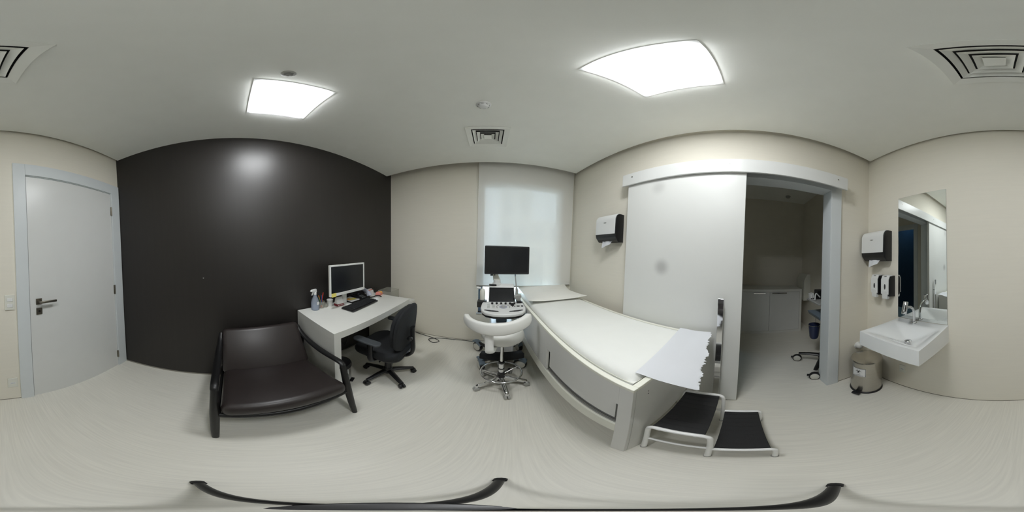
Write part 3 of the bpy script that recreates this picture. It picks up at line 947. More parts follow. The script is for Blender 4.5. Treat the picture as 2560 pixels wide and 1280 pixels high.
t = on_desk('pen_cup', 'clear cup of coloured pens beside the spray bottle', 'pen holder', 2.052, 0.075)
MB().lathe([(0, 0.0), (0.029, 0.0), (0.034, 0.075), (0.032, 0.075), (0.027, 0.004), (0, 0.004)], n=20).build('cup', 'clear_plastic', t)
for i, (c, a, l, h) in enumerate((('red', 0.3, 0.25, 0.15), ('pen_orange', 2.2, 0.3, 0.135), ('pen_blue', 4.2, 0.22, 0.14), ('pen_green', 3.1, 0.34, 0.125), ('red', 5.3, 0.18, 0.17))):
    p = on_desk('pen', ['red pen leaning in the clear pen cup', 'orange pen leaning in the clear pen cup', 'blue pen leaning in the clear pen cup', 'green pen leaning in the clear pen cup', 'longest red pen standing in the clear pen cup'][i], 'pen', 2.052, 0.075, 0, DZ + 0.006)
    p['group'] = 'pens in the cup'
    q = Vector((cos(a) * l, sin(a) * l, 1)).normalized()
    s0 = Vector((cos(a + 3) * 0.008, sin(a + 3) * 0.008, 0))
    MB().cyl(s0, s0 + q * h * 0.8, 0.0045, n=10).build('barrel', c, p)
    MB().cyl(s0 + q * h * 0.8, s0 + q * h, 0.005, 0.004, n=10).build('cap', c, p)
t = on_desk('small_jar', 'small clear plastic jar between pen cup and paper cup', 'jar', 2.103, 0.075)
MB().lathe([(0, 0.0), (0.024, 0.0), (0.026, 0.004), (0.026, 0.036), (0.024, 0.036), (0.024, 0.004), (0, 0.004)], n=20).build('body', 'clear_plastic', t)
MB().lathe([(0.027, 0.034), (0.027, 0.042), (0, 0.043)], n=20).build('lid', 'clear_plastic', t)
t = on_desk('paper_cup', 'small white disposable cup beside the desk calendar', 'cup', 2.152, 0.085)
MB().lathe([(0, 0.0), (0.024, 0.0), (0.033, 0.072), (0.035, 0.074), (0.034, 0.077), (0.0315, 0.075), (0.023, 0.004), (0, 0.004)], n=24).build('cup', 'white_plastic', t)
t = on_desk('desk_calendar', 'white and maroon desk calendar block under the monitor corner', 'calendar', 2.243, 0.125, -0.02)
MB().box(-0.043, 0.043, -0.03, 0.03, 0, 0.026, 0.002).build('base', 'maroon', t, label='maroon base')
MB().prism([(-0.030, 0.026), (0.028, 0.026), (0.004, 0.098), (-0.004, 0.098)], -0.041, 0.041, axis='x').build('page_block', 'white_card', t, smooth=False)
for k in range(4):
    MB().box(-0.034 + 0.018 * k, -0.022 + 0.018 * k, -0.0308, -0.03, 0.010, 0.016).build('print_mark', 'white_card', t)
t = on_desk('sticky_note', 'yellow sticky note stuck on the lower left of the monitor bezel', 'sticky note', 2.105, 0.2125, 0, 0.0)
MB().box(-0.020, 0.038, -0.001, 0, 0.905, 0.945).build('sheet', 'yellow', t)
t = on_desk('document_tray', 'flat black box under white papers below the monitor', 'tray', 2.430, 0.118, 0.03)
MB().box(-0.062, 0.062, -0.072, 0.072, 0, 0.026, 0.004).build('tray', 'black_plastic', t)
t = on_desk('paper_stack', 'white papers lying on the flat black box', 'paper', 2.430, 0.118, 0.06, DZ + 0.027)
for k in range(3):
    MB().box(-0.064, 0.064, -0.076, 0.074, 0.002 * k, 0.002 * k + 0.0015, T=Matrix.Rotation(0.06 * (k - 1), 4, 'Z')).build('sheet', 'white_card', t)
for c, x, y, r, l in (('orange', -0.02, 0.0, 0.2, 'orange sticky note on the white papers under the monitor'), ('yellow', 0.01, -0.02, -0.3, 'yellow sticky note on the white papers under the monitor')):
    n = on_desk('sticky_note', l, 'sticky note', 2.430 + x, 0.115 - y, r, DZ + (0.034 if c == 'orange' else 0.036))
    MB().box(-0.036, 0.036, -0.03, 0.03, 0, 0.0012).build('sheet', c, n)
t = on_desk('computer_mouse', 'white computer mouse right of the keyboard', 'mouse', 2.690, 0.285, -1.2)
def mouse(a, b):
    th, ph = a * 2 * pi, b * pi / 2
    return (0.03 * cos(th) * sin(ph), 0.052 * sin(th) * sin(ph), 0.026 * cos(ph))
MB().grid(mouse, 20, 8).build('shell', 'white_plastic', t)
MB().box(-0.004, 0.004, 0.016, 0.030, 0.018, 0.0265, 0.003).build('scroll_wheel', 'grey_plastic', t)
t = on_desk('coiled_cord', 'black coiled cord lying behind the white mouse', 'cord', 2.765, 0.235)
MB().tube(spline([(-0.07, 0.05, 0.008), (-0.03, 0.03, 0.008), (0.02, 0.035, 0.008), (0.05, 0.0, 0.008), (0.03, -0.045, 0.008)], 6), 0.0075, n=8).build('cord', 'black_plastic', t)
t = on_desk('card_box', 'white card box behind the phone with pink patterned cards', 'box', 2.80, 0.075, 0.06)
MB().box(-0.055, 0.055, -0.035, 0.035, 0, 0.045, 0.002).build('body', 'white_card', t)
for k in range(5):
    MB().box(-0.05, 0.05, -0.03 + k * 0.013, -0.022 + k * 0.013, 0.03, 0.062 + 0.008 * (k % 3), T=Matrix.Rotation(0.03 * (k - 2), 4, 'Z')).build('card', 'pink' if k % 2 else 'white_card', t)
n = on_desk('gift_packet', 'small pink and orange patterned packet beside the clear bag', 'packet', 2.872, 0.19, 0.2)
MB().prism([(-0.045, 0), (0.045, 0), (0.05, 0.018), (0.03, 0.04), (-0.03, 0.044), (-0.05, 0.02)], -0.035, 0.035, axis='y', bev=0.006).build('packet', 'pink', n)
MB().box(-0.02, 0.02, -0.036, 0.0, 0.02, 0.05, 0.006).build('flap', 'orange', n)
t = on_desk('clear_tray', 'clear plastic tray at the end of the desk', 'tray', 2.86, 0.27, 0.02)
t.location = AB.at(3.075, 0.20, 0.612)
mb = MB().box(-0.11, 0.13, -0.10, 0.10, 0, 0.004)
for s in (-1, 1):
    mb.box(0.01 + s * 0.12 - 0.001, 0.01 + s * 0.12 + 0.001, -0.10, 0.10, 0, 0.185).box(-0.11, 0.13, s * 0.10 - 0.001, s * 0.10 + 0.001, 0, 0.185)
mb.build('tray_box', 'clear_plastic', t, smooth=False)
t['label'] = 'clear plastic box standing on the drawer pedestal behind the desk'
t['category'] = 'box'
t.name = 'clear_box'

# ------------------------------------------------------------------ armchair
t = thing('armchair', 'dark brown leather armchair with black wooden frame against the dark wall', 'armchair', AB.at(1.415, 0), AB.rot)
T = Matrix.Translation((0, -0.555, 0.355)) @ Matrix.Rotation(radians(-6.5), 4, 'X')
mb = MB().box(-0.328, 0.328, -0.27, 0.24, -0.055, 0.055, 0.045, 4)
for v in mb.bm.verts:
    if v.co.z > 0: v.co.z += 0.018 * (1 - (v.co.x / 0.33) ** 2) * (1 - (v.co.y / 0.28) ** 2)
    if v.co.y < -0.1: v.co.y -= 0.018 * (1 - (v.co.x / 0.33) ** 2)
    v.co = T @ v.co
mb.build('seat_cushion', 'leather', t, ang=60)
T = Matrix.Translation((0, -0.218, 0.505)) @ Matrix.Rotation(radians(-34), 4, 'X')
mb = MB().box(-0.335, 0.335, -0.05, 0.05, -0.205, 0.215, 0.04, 4)
for v in mb.bm.verts:
    if v.co.y < 0: v.co.y -= 0.015 * (1 - (v.co.x / 0.34) ** 2) * (1 - (v.co.z / 0.22) ** 2)
    v.co = T @ v.co
mb.build('back_cushion', 'leather', t, ang=60)
for s in (-1, 1):
    MB().tube(spline([(s * 0.352, -0.748, 0.565), (s * 0.355, -0.775, 0.40), (s * 0.358, -0.805, 0.20), (s * 0.360, -0.838, 0.0)], 5),
              [0.019, 0.022, 0.024, 0.021, 0.016], n=12).build('front_leg', 'black_wood', t)
    MB().tube([(s * 0.350, -0.20, 0.555), (s * 0.345, -0.13, 0.30), (s * 0.34, -0.055, 0.0)], [0.020, 0.024, 0.016], n=12).build('back_leg', 'black_wood', t)
    ap = spline([(s * 0.352, -0.742, 0.535), (s * 0.352, -0.755, 0.568), (s * 0.352, -0.70, 0.583), (s * 0.358, -0.50, 0.560), (s * 0.358, -0.32, 0.560), (s * 0.352, -0.17, 0.592), (s * 0.346, -0.10, 0.64)], 5)
    MB().tube(ap, [0.019, 0.020, 0.022, 0.025, 0.025, 0.022, 0.018], n=12, flat=0.55, up=(0, 0, 1)).build('armrest', 'black_wood', t)
    MB().tube([(s * 0.345, -0.785, 0.315), (s * 0.342, -0.45, 0.270), (s * 0.34, -0.12, 0.245)], 0.018, n=10, flat=1.3).build('side_rail', 'black_wood', t)
    for k in range(2):
        MB().cyl((s * 0.352, -0.735 + 0.02 * k, 0.583), (s * 0.352, -0.735 + 0.02 * k, 0.587), 0.003, n=8).build('stud', 'chrome', t)
MB().tube(spline([(-0.345, -0.785, 0.300), (0, -0.800, 0.290), (0.345, -0.785, 0.300)], 6), 0.020, n=10, flat=1.2).build('front_rail', 'black_wood', t)
MB().tube([(-0.34, -0.13, 0.25), (0.34, -0.13, 0.25)], 0.016, n=10).build('back_rail', 'black_wood', t)
MB().box(-0.32, 0.32, -0.05, -0.015, 0.05, 0.09, 0.004, T=Matrix.Translation((0, -0.03, 0.56))).build('top_slat', 'black_wood', t)

# ------------------------------------------------------------------ office chair
t = thing('office_chair', 'black fabric office chair on castors pushed up to the desk', 'chair', (-0.985, 1.03, 0), radians(-77))
ROT_OC = radians(-77)
def rsq(hx, hy, r, n=5):
    out = []
    for cx, cy, a in ((hx - r, hy - r, 0), (-hx + r, hy - r, 90), (-hx + r, -hy + r, 180), (hx - r, -hy + r, 270)):
        out += arc(cx, cy, r, a, a + 90, n)
    return out
mb = MB().prism(rsq(0.235, 0.225, 0.12), 0.395, 0.475, bev=0.03, seg=3)
for v in mb.bm.verts:
    v.co.y -= 0.03
    if v.co.z > 0.43: v.co.z -= 0.02 * max(0, -v.co.y - 0.12) / 0.1
mb.build('seat', 'black_fabric', t, ang=60)
MB().prism(rsq(0.20, 0.19, 0.10), 0.370, 0.398, bev=0.01).build('seat_shell', 'black_plastic', t)
def back_shape(hw, z0, z1, n=28):
    """rounded shield outline in (x,z)"""
    zc, hh = (z0 + z1) / 2, (z1 - z0) / 2
    return [(hw * (abs(cos(2 * pi * k / n)) ** 0.62) * (1 if cos(2 * pi * k / n) >= 0 else -1),
             zc + hh * (abs(sin(2 * pi * k / n)) ** 0.72) * (1 if sin(2 * pi * k / n) >= 0 else -1)) for k in range(n)]
def bend_back(mb):
    for v in mb.bm.verts:
        v.co.y += -0.10 * (v.co.x ** 2) / 0.05 * 0.25 + 0.10 * (v.co.z - 0.65)
        v.co.y -= 0.5 * max(0, v.co.z - 0.84) ** 2 * 4
    return mb
bend_back(MB().prism(back_shape(0.200, 0.49, 0.890), 0.140, 0.180, axis='y', bev=0.016, seg=3)).build('backrest', 'black_fabric', t, ang=60)
bend_back(MB().prism(back_shape(0.212, 0.475, 0.905), 0.181, 0.209, axis='y', bev=0.012, seg=2)).build('back_shell', 'black_fabric', t, ang=60)
mb = MB().tube(spline([(0, -0.02, 0.372), (0, 0.12, 0.362), (0, 0.195, 0.375), (0, 0.240, 0.44), (0, 0.238, 0.60), (0, 0.238, 0.70)], 6), 0.034, n=10, flat=0.5)
mb.build('back_support', 'black_plastic', t)
MB().cyl((0.03, 0.232, 0.60), (0.06, 0.232, 0.60), 0.022, n=16, bev=0.004).build('adjust_knob', 'black_plastic', t)
for s in (-1, 1):
    x = s * 0.268
    a = MB().tube(spline([(s * 0.15, 0.0, 0.385), (s * 0.24, 0.0, 0.392), (x, 0.0, 0.44), (x, 0.0, 0.60)], 5), 0.026, n=10, flat=0.6).build('armrest', 'black_plastic', t)
    MB().prism([(p[0] + x, p[1] - 0.03) for p in rsq(0.038, 0.125, 0.034)], 0.600, 0.622, bev=0.009).build('arm_pad', 'arm_pad', a, label='charcoal arm pad')
MB().cyl((0, 0, 0.10), (0, 0, 0.22), 0.032, 0.030).build('column', 'black_plastic', t)
MB().cyl((0, 0, 0.22), (0, 0, 0.38), 0.020).build('gas_lift', 'black_plastic', t)
MB().box(-0.07, 0.07, -0.09, 0.09, 0.335, 0.375, 0.012).build('tilt_mechanism', 'black_plastic', t)
MB().cyl((0.06, 0.03, 0.355), (0.19, 0.03, 0.345), 0.006).build('lever', 'black_plastic', t)
MB().lathe([(0.030, 0.055), (0.044, 0.06), (0.044, 0.115), (0.034, 0.13), (0, 0.13)], n=20).build('hub', 'black_plastic', t)
leg0 = cast0 = None
for k in range(5):
    a = radians(-92 + 72 * k) - ROT_OC
    if leg0 is None:
        leg0 = MB().tube([(0.02, 0, 0.092), (0.12, 0, 0.088), (0.24, 0, 0.070)], [0.030, 0.026, 0.019], n=8, flat=0.7).build('leg', 'black_plastic', t)
        c = MB().cyl((0.24, -0.024, 0.027), (0.24, -0.006, 0.027), 0.027, n=18, bev=0.003)
        c.cyl((0.24, 0.006, 0.027), (0.24, 0.024, 0.027), 0.027, n=18, bev=0.003)
        c.cyl((0.24, 0, 0.02), (0.24, 0, 0.07), 0.009, n=10)
        c.build('castor', 'black_plastic', leg0)
        leg0.rotation_euler = (0, 0, a)
    else:
        copy_part(leg0, t, (0, 0, 0), a)

# ------------------------------------------------------------------ white operator stool
SX, SY = -0.055, 1.285
t = thing('operator_stool', 'white leatherette operator stool with curved backrest and chrome footring', 'stool', (SX, SY, 0), 0)
prof = [(0, 0.615), (0.12, 0.615), (0.152, 0.622), (0.172, 0.642), (0.176, 0.665), (0.168, 0.690), (0.145, 0.706), (0.08, 0.714), (0, 0.714)]
MB().lathe(prof, n=40).build('seat', 'white_leather', t, ang=60)
MB().lathe([(0, 0.600), (0.105, 0.600), (0.11, 0.606), (0.11, 0.616)], n=32).build('seat_plate', 'black_plastic', t)
# curved backrest: swept flat pad
verts = []
mb = MB()
n, m = 40, 14
rings = []
for i in range(n + 1):
    f = i / n
    ph = radians(-80 + 152 * f)
    cx_, cy_ = -0.040, 0.0
    R = 0.256
    p = Vector((cx_ + R * sin(ph), cy_ - R * cos(ph), 0.838 + 0.020 * sin(ph) ** 2 + 0.016 * sin(ph)))
    outd = Vector((sin(ph), -cos(ph), 0))
    e = min(f, 1 - f) / 0.10
    tap = 1.0 if e >= 1 else sqrt(max(0.0, 1 - (1 - e) ** 2)) * 0.85 + 0.15
    hh = 0.046 * tap if f > 0.5 else 0.046 * tap * (1.0 - 0.55 * ((0.5 - f) / 0.5) ** 1.5)
    tt = 0.021 * (0.55 + 0.45 * tap)
    ring = []
    for k in range(m):
        w = 2 * pi * k / m
        c_, s_ = cos(w), sin(w)
        sc, ss = abs(c_) ** 0.45 * (1 if c_ >= 0 else -1), abs(s_) ** 0.45 * (1 if s_ >= 0 else -1)
        ring.append(mb.bm.verts.new(p + outd * tt * sc + Vector((0, 0, hh * ss)) + outd * (-0.004 * ss)))
    rings.append(ring)
for a, b in zip(rings, rings[1:]):
    for k in range(m):
        mb.bm.faces.new((a[k], a[(k + 1) % m], b[(k + 1) % m], b[k]))
mb.bm.faces.new(rings[0]); mb.bm.faces.new(rings[-1][::-1])
bmesh.ops.recalc_face_normals(mb.bm, faces=mb.bm.faces)
mb.build('backrest', 'white_leather', t, ang=60)
p = [(-0.078, -0.232, 0.84), (-0.078, -0.248, 0.80), (-0.075, -0.248, 0.70), (-0.07, -0.235, 0.615), (-0.055, -0.12, 0.600), (-0.03, -0.03, 0.600)]
MB().tube(spline(p, 6), 0.029, n=8, flat=0.28, up=(0, -1, 0)).build('back_support', 'white_tube', t)
MB().cyl((0, 0, 0.33), (0, 0, 0.60), 0.014, n=20).build('gas_lift', 'chrome', t)
MB().lathe([(0.020, 0.345), (0.024, 0.342), (0.024, 0.325), (0.020, 0.322)], n=20).build('collar', 'black_plastic', t)
MB().cyl((0, 0, 0.20), (0, 0, 0.324), 0.023, n=24).build('column', 'chrome', t)
MB().lathe([(0.0235, 0.262), (0.0255, 0.260), (0.0255, 0.250), (0.0235, 0.248)], n=20).build('collar', 'black_plastic', t)
MB().lathe([(0.028, 0.075), (0.036, 0.085), (0.034, 0.15), (0.027, 0.205), (0, 0.205)], n=24).build('hub', 'black_plastic', t)
ringo = MB().tube([(0.168 * cos(2 * pi * k / 48), 0.168 * sin(2 * pi * k / 48), 0.205) for k in range(48)], 0.008, n=8, closed=True).build('foot_ring', 'chrome', t)
for k in range(5):
    a = radians(-38 + 72 * k)
    MB().tube([(0.025 * cos(a), 0.025 * sin(a), 0.165), (0.10 * cos(a), 0.10 * sin(a), 0.19), (0.166 * cos(a), 0.166 * sin(a), 0.205)], 0.006, n=8).build('spoke', 'chrome', ringo)
leg0 = None
for k in range(5):
    a = radians(-74 + 72 * k)
    if leg0 is None:
        leg0 = MB().tube(spline([(0.02, 0, 0.125), (0.10, 0, 0.105), (0.175, 0, 0.085), (0.204, 0, 0.075), (0.212, 0, 0.05)], 4), [0.022, 0.020, 0.018, 0.015], n=10, flat=0.8).build('leg', 'chrome', t)
        MB().cyl((0.212, -0.02, 0.026), (0.212, -0.004, 0.026), 0.026, n=18, bev=0.003).cyl((0.212, 0.004, 0.026), (0.212, 0.02, 0.026), 0.026, n=18, bev=0.003).build('castor', 'grey_plastic', leg0)
        leg0.rotation_euler = (0, 0, a)
    else:
        copy_part(leg0, t, (0, 0, 0), a)

# ------------------------------------------------------------------ ultrasound machine
UO = (-0.090, 1.72)
t = thing('ultrasound_machine', 'white ultrasound machine with control console and large black monitor before the window', 'ultrasound', (*UO, 0), radians(7))
MB().box(-0.13, 0.13, -0.10, 0.26, 0.13, 0.56, 0.03, 3).build('body', 'white_plastic', t)
MB().box(-0.095, 0.095, -0.105, -0.098, 0.36, 0.52, 0.004).build('front_panel', 'grey_plastic', t)
mb = MB().box(-0.15, 0.15, -0.12, 0.27, 0.09, 0.14, 0.02)
mb.build('chassis', 'black_plastic', t)
MB().box(-0.06, 0.06, 0.02, 0.16, 0.55, 0.76, 0.02).build('column', 'blue_grey', t)
fp = arc(0, 0.55, 0.80, 254.5, 285.5, 14)
fp2 = arc(0, 0.60, 0.78, 284.5, 255.5, 14)
MB().prism(fp + fp2, 0.195, 0.285, bev=0.02, seg=3).build('foot_rest', 'black_fabric', t, label='curved black foot rest')
for s in (-1, 1):
    MB().tube([(s * 0.08, -0.05, 0.12), (s * 0.15, -0.17, 0.16), (s * 0.15, -0.22, 0.20)], 0.016, n=8).build('rest_bracket', 'black_plastic', t)
w0 = None
for x, y, rz in ((-0.20, -0.165, 0.35), (0.19, -0.155, 1.25), (-0.265, 0.235, 0.9), (0.24, 0.235, 0.3)):
    w = MB().cyl((-0.022, 0, 0), (0.022, 0, 0), 0.062, n=28, bev=0.008).build('wheel', 'black_plastic', t)
    w.location = (x, y, 0.070)
    w.scale = (1.12, 1.12, 1.12)
    w.rotation_euler = (0, 0, rz)
    MB().cyl((-0.026, 0, 0), (0.026, 0, 0), 0.048, n=24, bev=0.003).build('wheel_cover', 'wheel_white', w)
    MB().prism([(-0.05, 0.02), (0.02, 0.066), (0.06, 0.05), (0.06, 0.075), (0.01, 0.088), (-0.06, 0.05)], -0.027, 0.027, axis='x', bev=0.004).build('fender', 'blue_grey', w)
    MB().tube([(x * 0.5, y * 0.6, 0.12), (x, y, 0.135)], 0.022, n=8).build('wheel_arm', 'black_plastic', t)
# console
TC = Matrix.Translation((0.006, 0.012, 0.806)) @ Matrix.Rotation(radians(6.5), 4, 'X')
out = [(-0.205, 0.045), (-0.222, -0.02), (-0.228, -0.12), (-0.215, -0.185), (-0.175, -0.235), (-0.10, -0.262), (0, -0.270), (0.10, -0.262), (0.175, -0.235), (0.215, -0.185), (0.228, -0.12), (0.222, -0.02), (0.205, 0.045)]
MB().prism(out, -0.034, 0.0, bev=0.009, seg=3, T=TC).build('console', 'white_plastic', t)
MB().prism([(x * 0.97, y * 0.98 + 0.0) for x, y in out], -0.058, -0.035, bev=0.006, T=TC).build('console_underside', 'black_plastic', t)
for s in (-1, 1):
    MB().prism([(s * 0.185, -0.168), (s * 0.06, -0.192), (s * 0.045, -0.215), (s * 0.13, -0.208), (s * 0.19, -0.184)][::s], 0.0, 0.0016, T=TC).build('handle_slot', 'black_gloss', t)
MB().lathe([(0.040, 0.0), (0.040, 0.003), (0.028, 0.0035), (0.026, 0.0025), (0, 0.0025)], c=(0, -0.10, 0), n=32, T=TC).build('trackball_ring', 'silver_grey', t)
MB().lathe([(0.020, 0.002), (0.017, 0.010), (0.009, 0.015), (0, 0.016)], c=(0, -0.10, 0), n=24, T=TC).build('trackball', 'grey_plastic', t)
for k in range(11):
    a = radians(-20 + 22 * k)
    if -30 < -20 + 22 * k < 215:
        MB().box(-0.010, 0.010, -0.004, 0.004, 0, 0.003, 0.001, 1, T=TC @ Matrix.Translation((0.066 * cos(a), -0.10 + 0.060 * sin(a), 0)) @ Matrix.Rotation(a + pi / 2, 4, 'Z')).build('button', 'grey_plastic', t)
for i in range(3):
    for j in range(2):
        MB().box(-0.013, 0.013, -0.005, 0.005, 0, 0.003, 0.001, 1, T=TC @ Matrix.Translation((-0.150 + 0.052 * j, -0.060 - 0.032 * i, 0))).build('key', 'grey_plastic', t)
for k in range(6):
    MB().lathe([(0.012, 0), (0.011, 0.016), (0.0, 0.017)], c=(-0.112 + 0.047 * k, -0.028, 0), n=16, T=TC).build('slider_knob', 'black_plastic', t)
MB().lathe([(0.020, 0), (0.018, 0.020), (0.0, 0.022)], c=(0.098, -0.058, 0), n=20, T=TC).build('dial', 'black_plastic', t, label='large black dial')
for x, y, r in ((0.098, -0.092, 0.006), (0.120, -0.092, 0.006), (0.196, -0.088, 0.013)):
    MB().lathe([(r, 0), (r * 0.9, 0.006), (0, 0.0065)], c=(x, y, 0), n=14, T=TC).build('button', 'black_plastic', t)
MB().prism([(0.155 + 0.018 * cos(a * pi / 8), -0.088 + 0.010 * sin(a * pi / 8)) for a in range(16)], 0, 0.006, T=TC).build('rocker_key', 'black_plastic', t)
# tilted touch screen
TT = Matrix.Translation((0.0, 0.012, 0.800)) @ Matrix.Rotation(radians(-43), 4, 'X')
MB().box(-0.150, 0.146, -0.014, 0.014, 0.0, 0.203, 0.006, T=TT).build('touch_panel', 'white_plastic', t)
MB().box(-0.141, 0.137, -0.0155, -0.0135, 0.012, 0.196, T=TT).build('touch_screen', 'screen', t)
MB().prism([(0.06, 0.80), (0.26, 0.80), (0.26, 0.95), (0.20, 0.99), (0.14, 0.965)], -0.15, 0.145, axis='x', bev=0.012).build('rear_housing', 'white_plastic', t)
MB().box(-0.145, -0.06, 0.135, 0.165, 0.972, 0.99, 0.005).build('clip', 'black_plastic', t)
# monitor arm and monitor
MB().lathe([(0.052, 0.955), (0.055, 0.98), (0.050, 1.0), (0.0, 1.0)], c=(-0.055, 0.20, 0), n=28).build('arm_collar', 'white_plastic', t)
MB().cyl((-0.055, 0.20, 0.985), (-0.055, 0.20, 1.035), 0.042, n=24).build('arm_pivot', 'white_plastic', t)
MB().prism([(-0.100, 1.03), (-0.012, 1.03), (-0.045, 1.10), (-0.055, 1.18), (-0.118, 1.18), (-0.105, 1.10)], 0.175, 0.225, axis='y', bev=0.01).build('monitor_arm', 'ivory_plastic', t)
MB().cyl((-0.105, 0.20, 1.095), (-0.135, 0.20, 1.095), 0.014, bev=0.003).build('arm_knob', 'black_plastic', t)
MB().box(-0.088, -0.078, 0.168, 0.176, 1.09, 1.125, 0.002).build('arm_slot', 'black_plastic', t)
TM = Matrix.Translation((0.055, 0.135, 1.275)) @ Matrix.Rotation(radians(3), 4, 'Z') @ Matrix.Rotation(radians(-2), 4, 'X')
mo = MB().box(-0.258, 0.258, -0.018, 0.022, -0.162, 0.162, 0.010, 3, T=TM).build('monitor', 'black_plastic', t, label='large black flat monitor')
MB().box(-0.240, 0.236, -0.0195, -0.0175, -0.140, 0.142, T=TM).build('monitor_screen', 'screen', mo)
MB().box(-0.20, 0.0, 0.02, 0.06, -0.08, 0.08, 0.01, T=TM).build('mount_plate', 'black_plastic', mo)
# thin leads hanging below the console
for k in range(3):
    MB().tube(spline([(0.12 + 0.02 * k, -0.04, 0.76), (0.15 + 0.012 * k, -0.09, 0.56 - 0.02 * k), (0.165 + 0.012 * k, -0.08, 0.47 - 0.02 * k), (0.18 + 0.012 * k, -0.06, 0.56), (0.17, 0.0, 0.75)], 6), 0.0025, n=6).build('lead', 'white_plastic', t)
# probe holders
MB().prism([(-0.27, 0.02), (-0.165, 0.02), (-0.165, 0.12), (-0.27, 0.12)], 0.74, 0.815, bev=0.01).build('holder', 'black_plastic', t)
MB().prism([(0.155, 0.0), (0.214, 0.0), (0.220, 0.11), (0.160, 0.13)], 0.76, 0.825, bev=0.01).build('holder', 'black_plastic', t)
uR = radians(7)
def on_us(x, y, z):
    return (UO[0] + x * cos(uR) - y * sin(uR), UO[1] + x * sin(uR) + y * cos(uR), z)
g_ = thing('gel_bottle', 'whitish gel bottle in the holder left of the touch screen', 'bottle', on_us(-0.215, 0.07, 0.818), uR)
MB().lathe([(0, 0), (0.026, 0), (0.030, 0.006), (0.031, 0.10), (0.024, 0.125), (0.010, 0.135), (0.008, 0.155), (0, 0.156)], n=20).build('bottle', 'ivory_plastic', g_)
MB().cyl((-0.02, 0, 0.14), (-0.065, 0, 0.145), 0.012, n=10).build('nozzle', 'white_plastic', g_)
g_ = thing('ultrasound_probe', 'grey curved probe resting in the right holder of the machine', 'probe', on_us(0.190, 0.045, 0.80), uR)
MB().prism([(-0.016, -0.03), (0.016, -0.03), (0.022, 0.05), (0.042, 0.085), (0.036, 0.105), (0, 0.115), (-0.036, 0.105), (-0.042, 0.085), (-0.022, 0.05)], -0.016, 0.016, axis='y', bev=0.008,
           T=Matrix.Rotation(0.35, 4, 'X') @ Matrix.Rotation(-0.25, 4, 'Y')).build('head', 'grey_plastic', g_)
MB().tube(spline([(0.0, 0, -0.02), (0.005, 0.03, -0.15), (0.010, -0.01, -0.35), (0.005, -0.06, -0.52), (-0.04, 0.02, -0.60)], 6), 0.006, n=6).build('cable', 'grey_plastic', g_)
g_ = thing('ultrasound_probe', 'thin upright probe wand with dark tip behind the touch screen', 'probe', on_us(0.165, 0.135, 0.82), uR)
MB().tube([(0.01, 0, 0.0), (0.01, 0, 0.10), (0.004, 0, 0.14), (-0.012, 0.0, 0.27)], [0.019, 0.018, 0.008, 0.006], n=12).build('wand', 'grey_plastic', g_)
MB().tube([(-0.012, 0, 0.27), (-0.014, 0, 0.298)], [0.008, 0.007], n=10).build('tip', 'blue_grey', g_)
g_ = thing('power_cable', 'thin black power cable lying along the foot of the back wall', 'cable', (0, 0, 0))
MB().tube(spline([(-1.37, 2.05, 0.006), (-1.20, 2.04, 0.005), (-1.03, 2.02, 0.005), (-0.93, 1.97, 0.005), (-0.99, 1.90, 0.005), (-1.08, 1.95, 0.012), (-0.98, 2.05, 0.006), (-0.80, 2.10, 0.005), (-0.50, 2.13, 0.005), (-0.28, 2.05, 0.006)], 8), 0.005, n=6).build('cable', 'black_plastic', g_)

# ------------------------------------------------------------------ examination bed
t = thing('examination_bed', 'white panelled examination bed with sliding door under it, along the right wall', 'bed', CD.at(0, 0), CD.rot)
V0, V1 = 0.105, 0.832
U0, U1 = 0.012, 1.847
MB().box(U0, U1 - 0.062, -V1, -V1 + 0.018, 0.645, 0.787).build('fascia', 'bed_grey', t, smooth=False)
MB().box(U0, 1.140, -V1, -V1 + 0.018, 0.425, 0.645).build('fixed_panel', 'bed_grey', t, smooth=False)
MB().box(1.152, 1.760, -V1 + 0.020, -V1 + 0.036, 0.458, 0.68, 0.001).build('sliding_door', 'bed_grey', t)
MB().box(U0, U1 - 0.062, -V1, -V0, 0.32, 0.415, 0.002).build('bottom_ledge', 'rim', t)
for k in range(3):
    MB().box(1.142, U1 - 0.064, -V1 + 0.012 + 0.016 * k, -V1 + 0.020 + 0.016 * k, 0.415, 0.428).build('track', 'rail', t, smooth=False)
MB().box(U1 - 0.062, U1 - 0.0005, -V1, -V1 + 0.018, 0.0, 0.787, 0.0008).build('leg', 'bed_grey', t)
MB().box(U1 - 0.062, U1 - 0.018, -V0 - 0.12, -V0, 0.0, 0.787, 0.001).build('leg', 'bed_grey', t)
MB().box(U0, U0 + 0.05, -V1 + 0.02, -V1 + 0.14, 0.0, 0.32, 0.001).build('leg', 'bed_grey', t)
MB().box(U0, U0 + 0.05, -V0 - 0.12, -V0, 0.0, 0.32, 0.001).build('leg', 'bed_grey', t)
MB().prism([(-V1 + 0.0195, 0.0), (-V1 + 0.13, 0.0), (-V1 + 0.13, 0.285), (-V0 - 0.12, 0.285), (-V0 - 0.12, 0.0), (-V0, 0.0), (-V0, 0.787), (-V1 + 0.0195, 0.787)][::-1], U1 - 0.0165, U1, axis='x').build('foot_panel', 'bed_grey', t, smooth=False)
MB().box(U0, U0 + 0.018, -V1 + 0.02, -V0, 0.415, 0.787).build('head_panel', 'bed_grey', t, smooth=False)
MB().box(U0 + 0.018, U1 - 0.062, -V0 - 0.018, -V0, 0.415, 0.787).build('back_panel', 'bed_grey', t, smooth=False)
MB().box(U0 + 0.018, U1 - 0.02, -V1 + 0.02, -V0 - 0.018, 0.735, 0.750).build('bed_base', 'bed_grey', t, smooth=False)
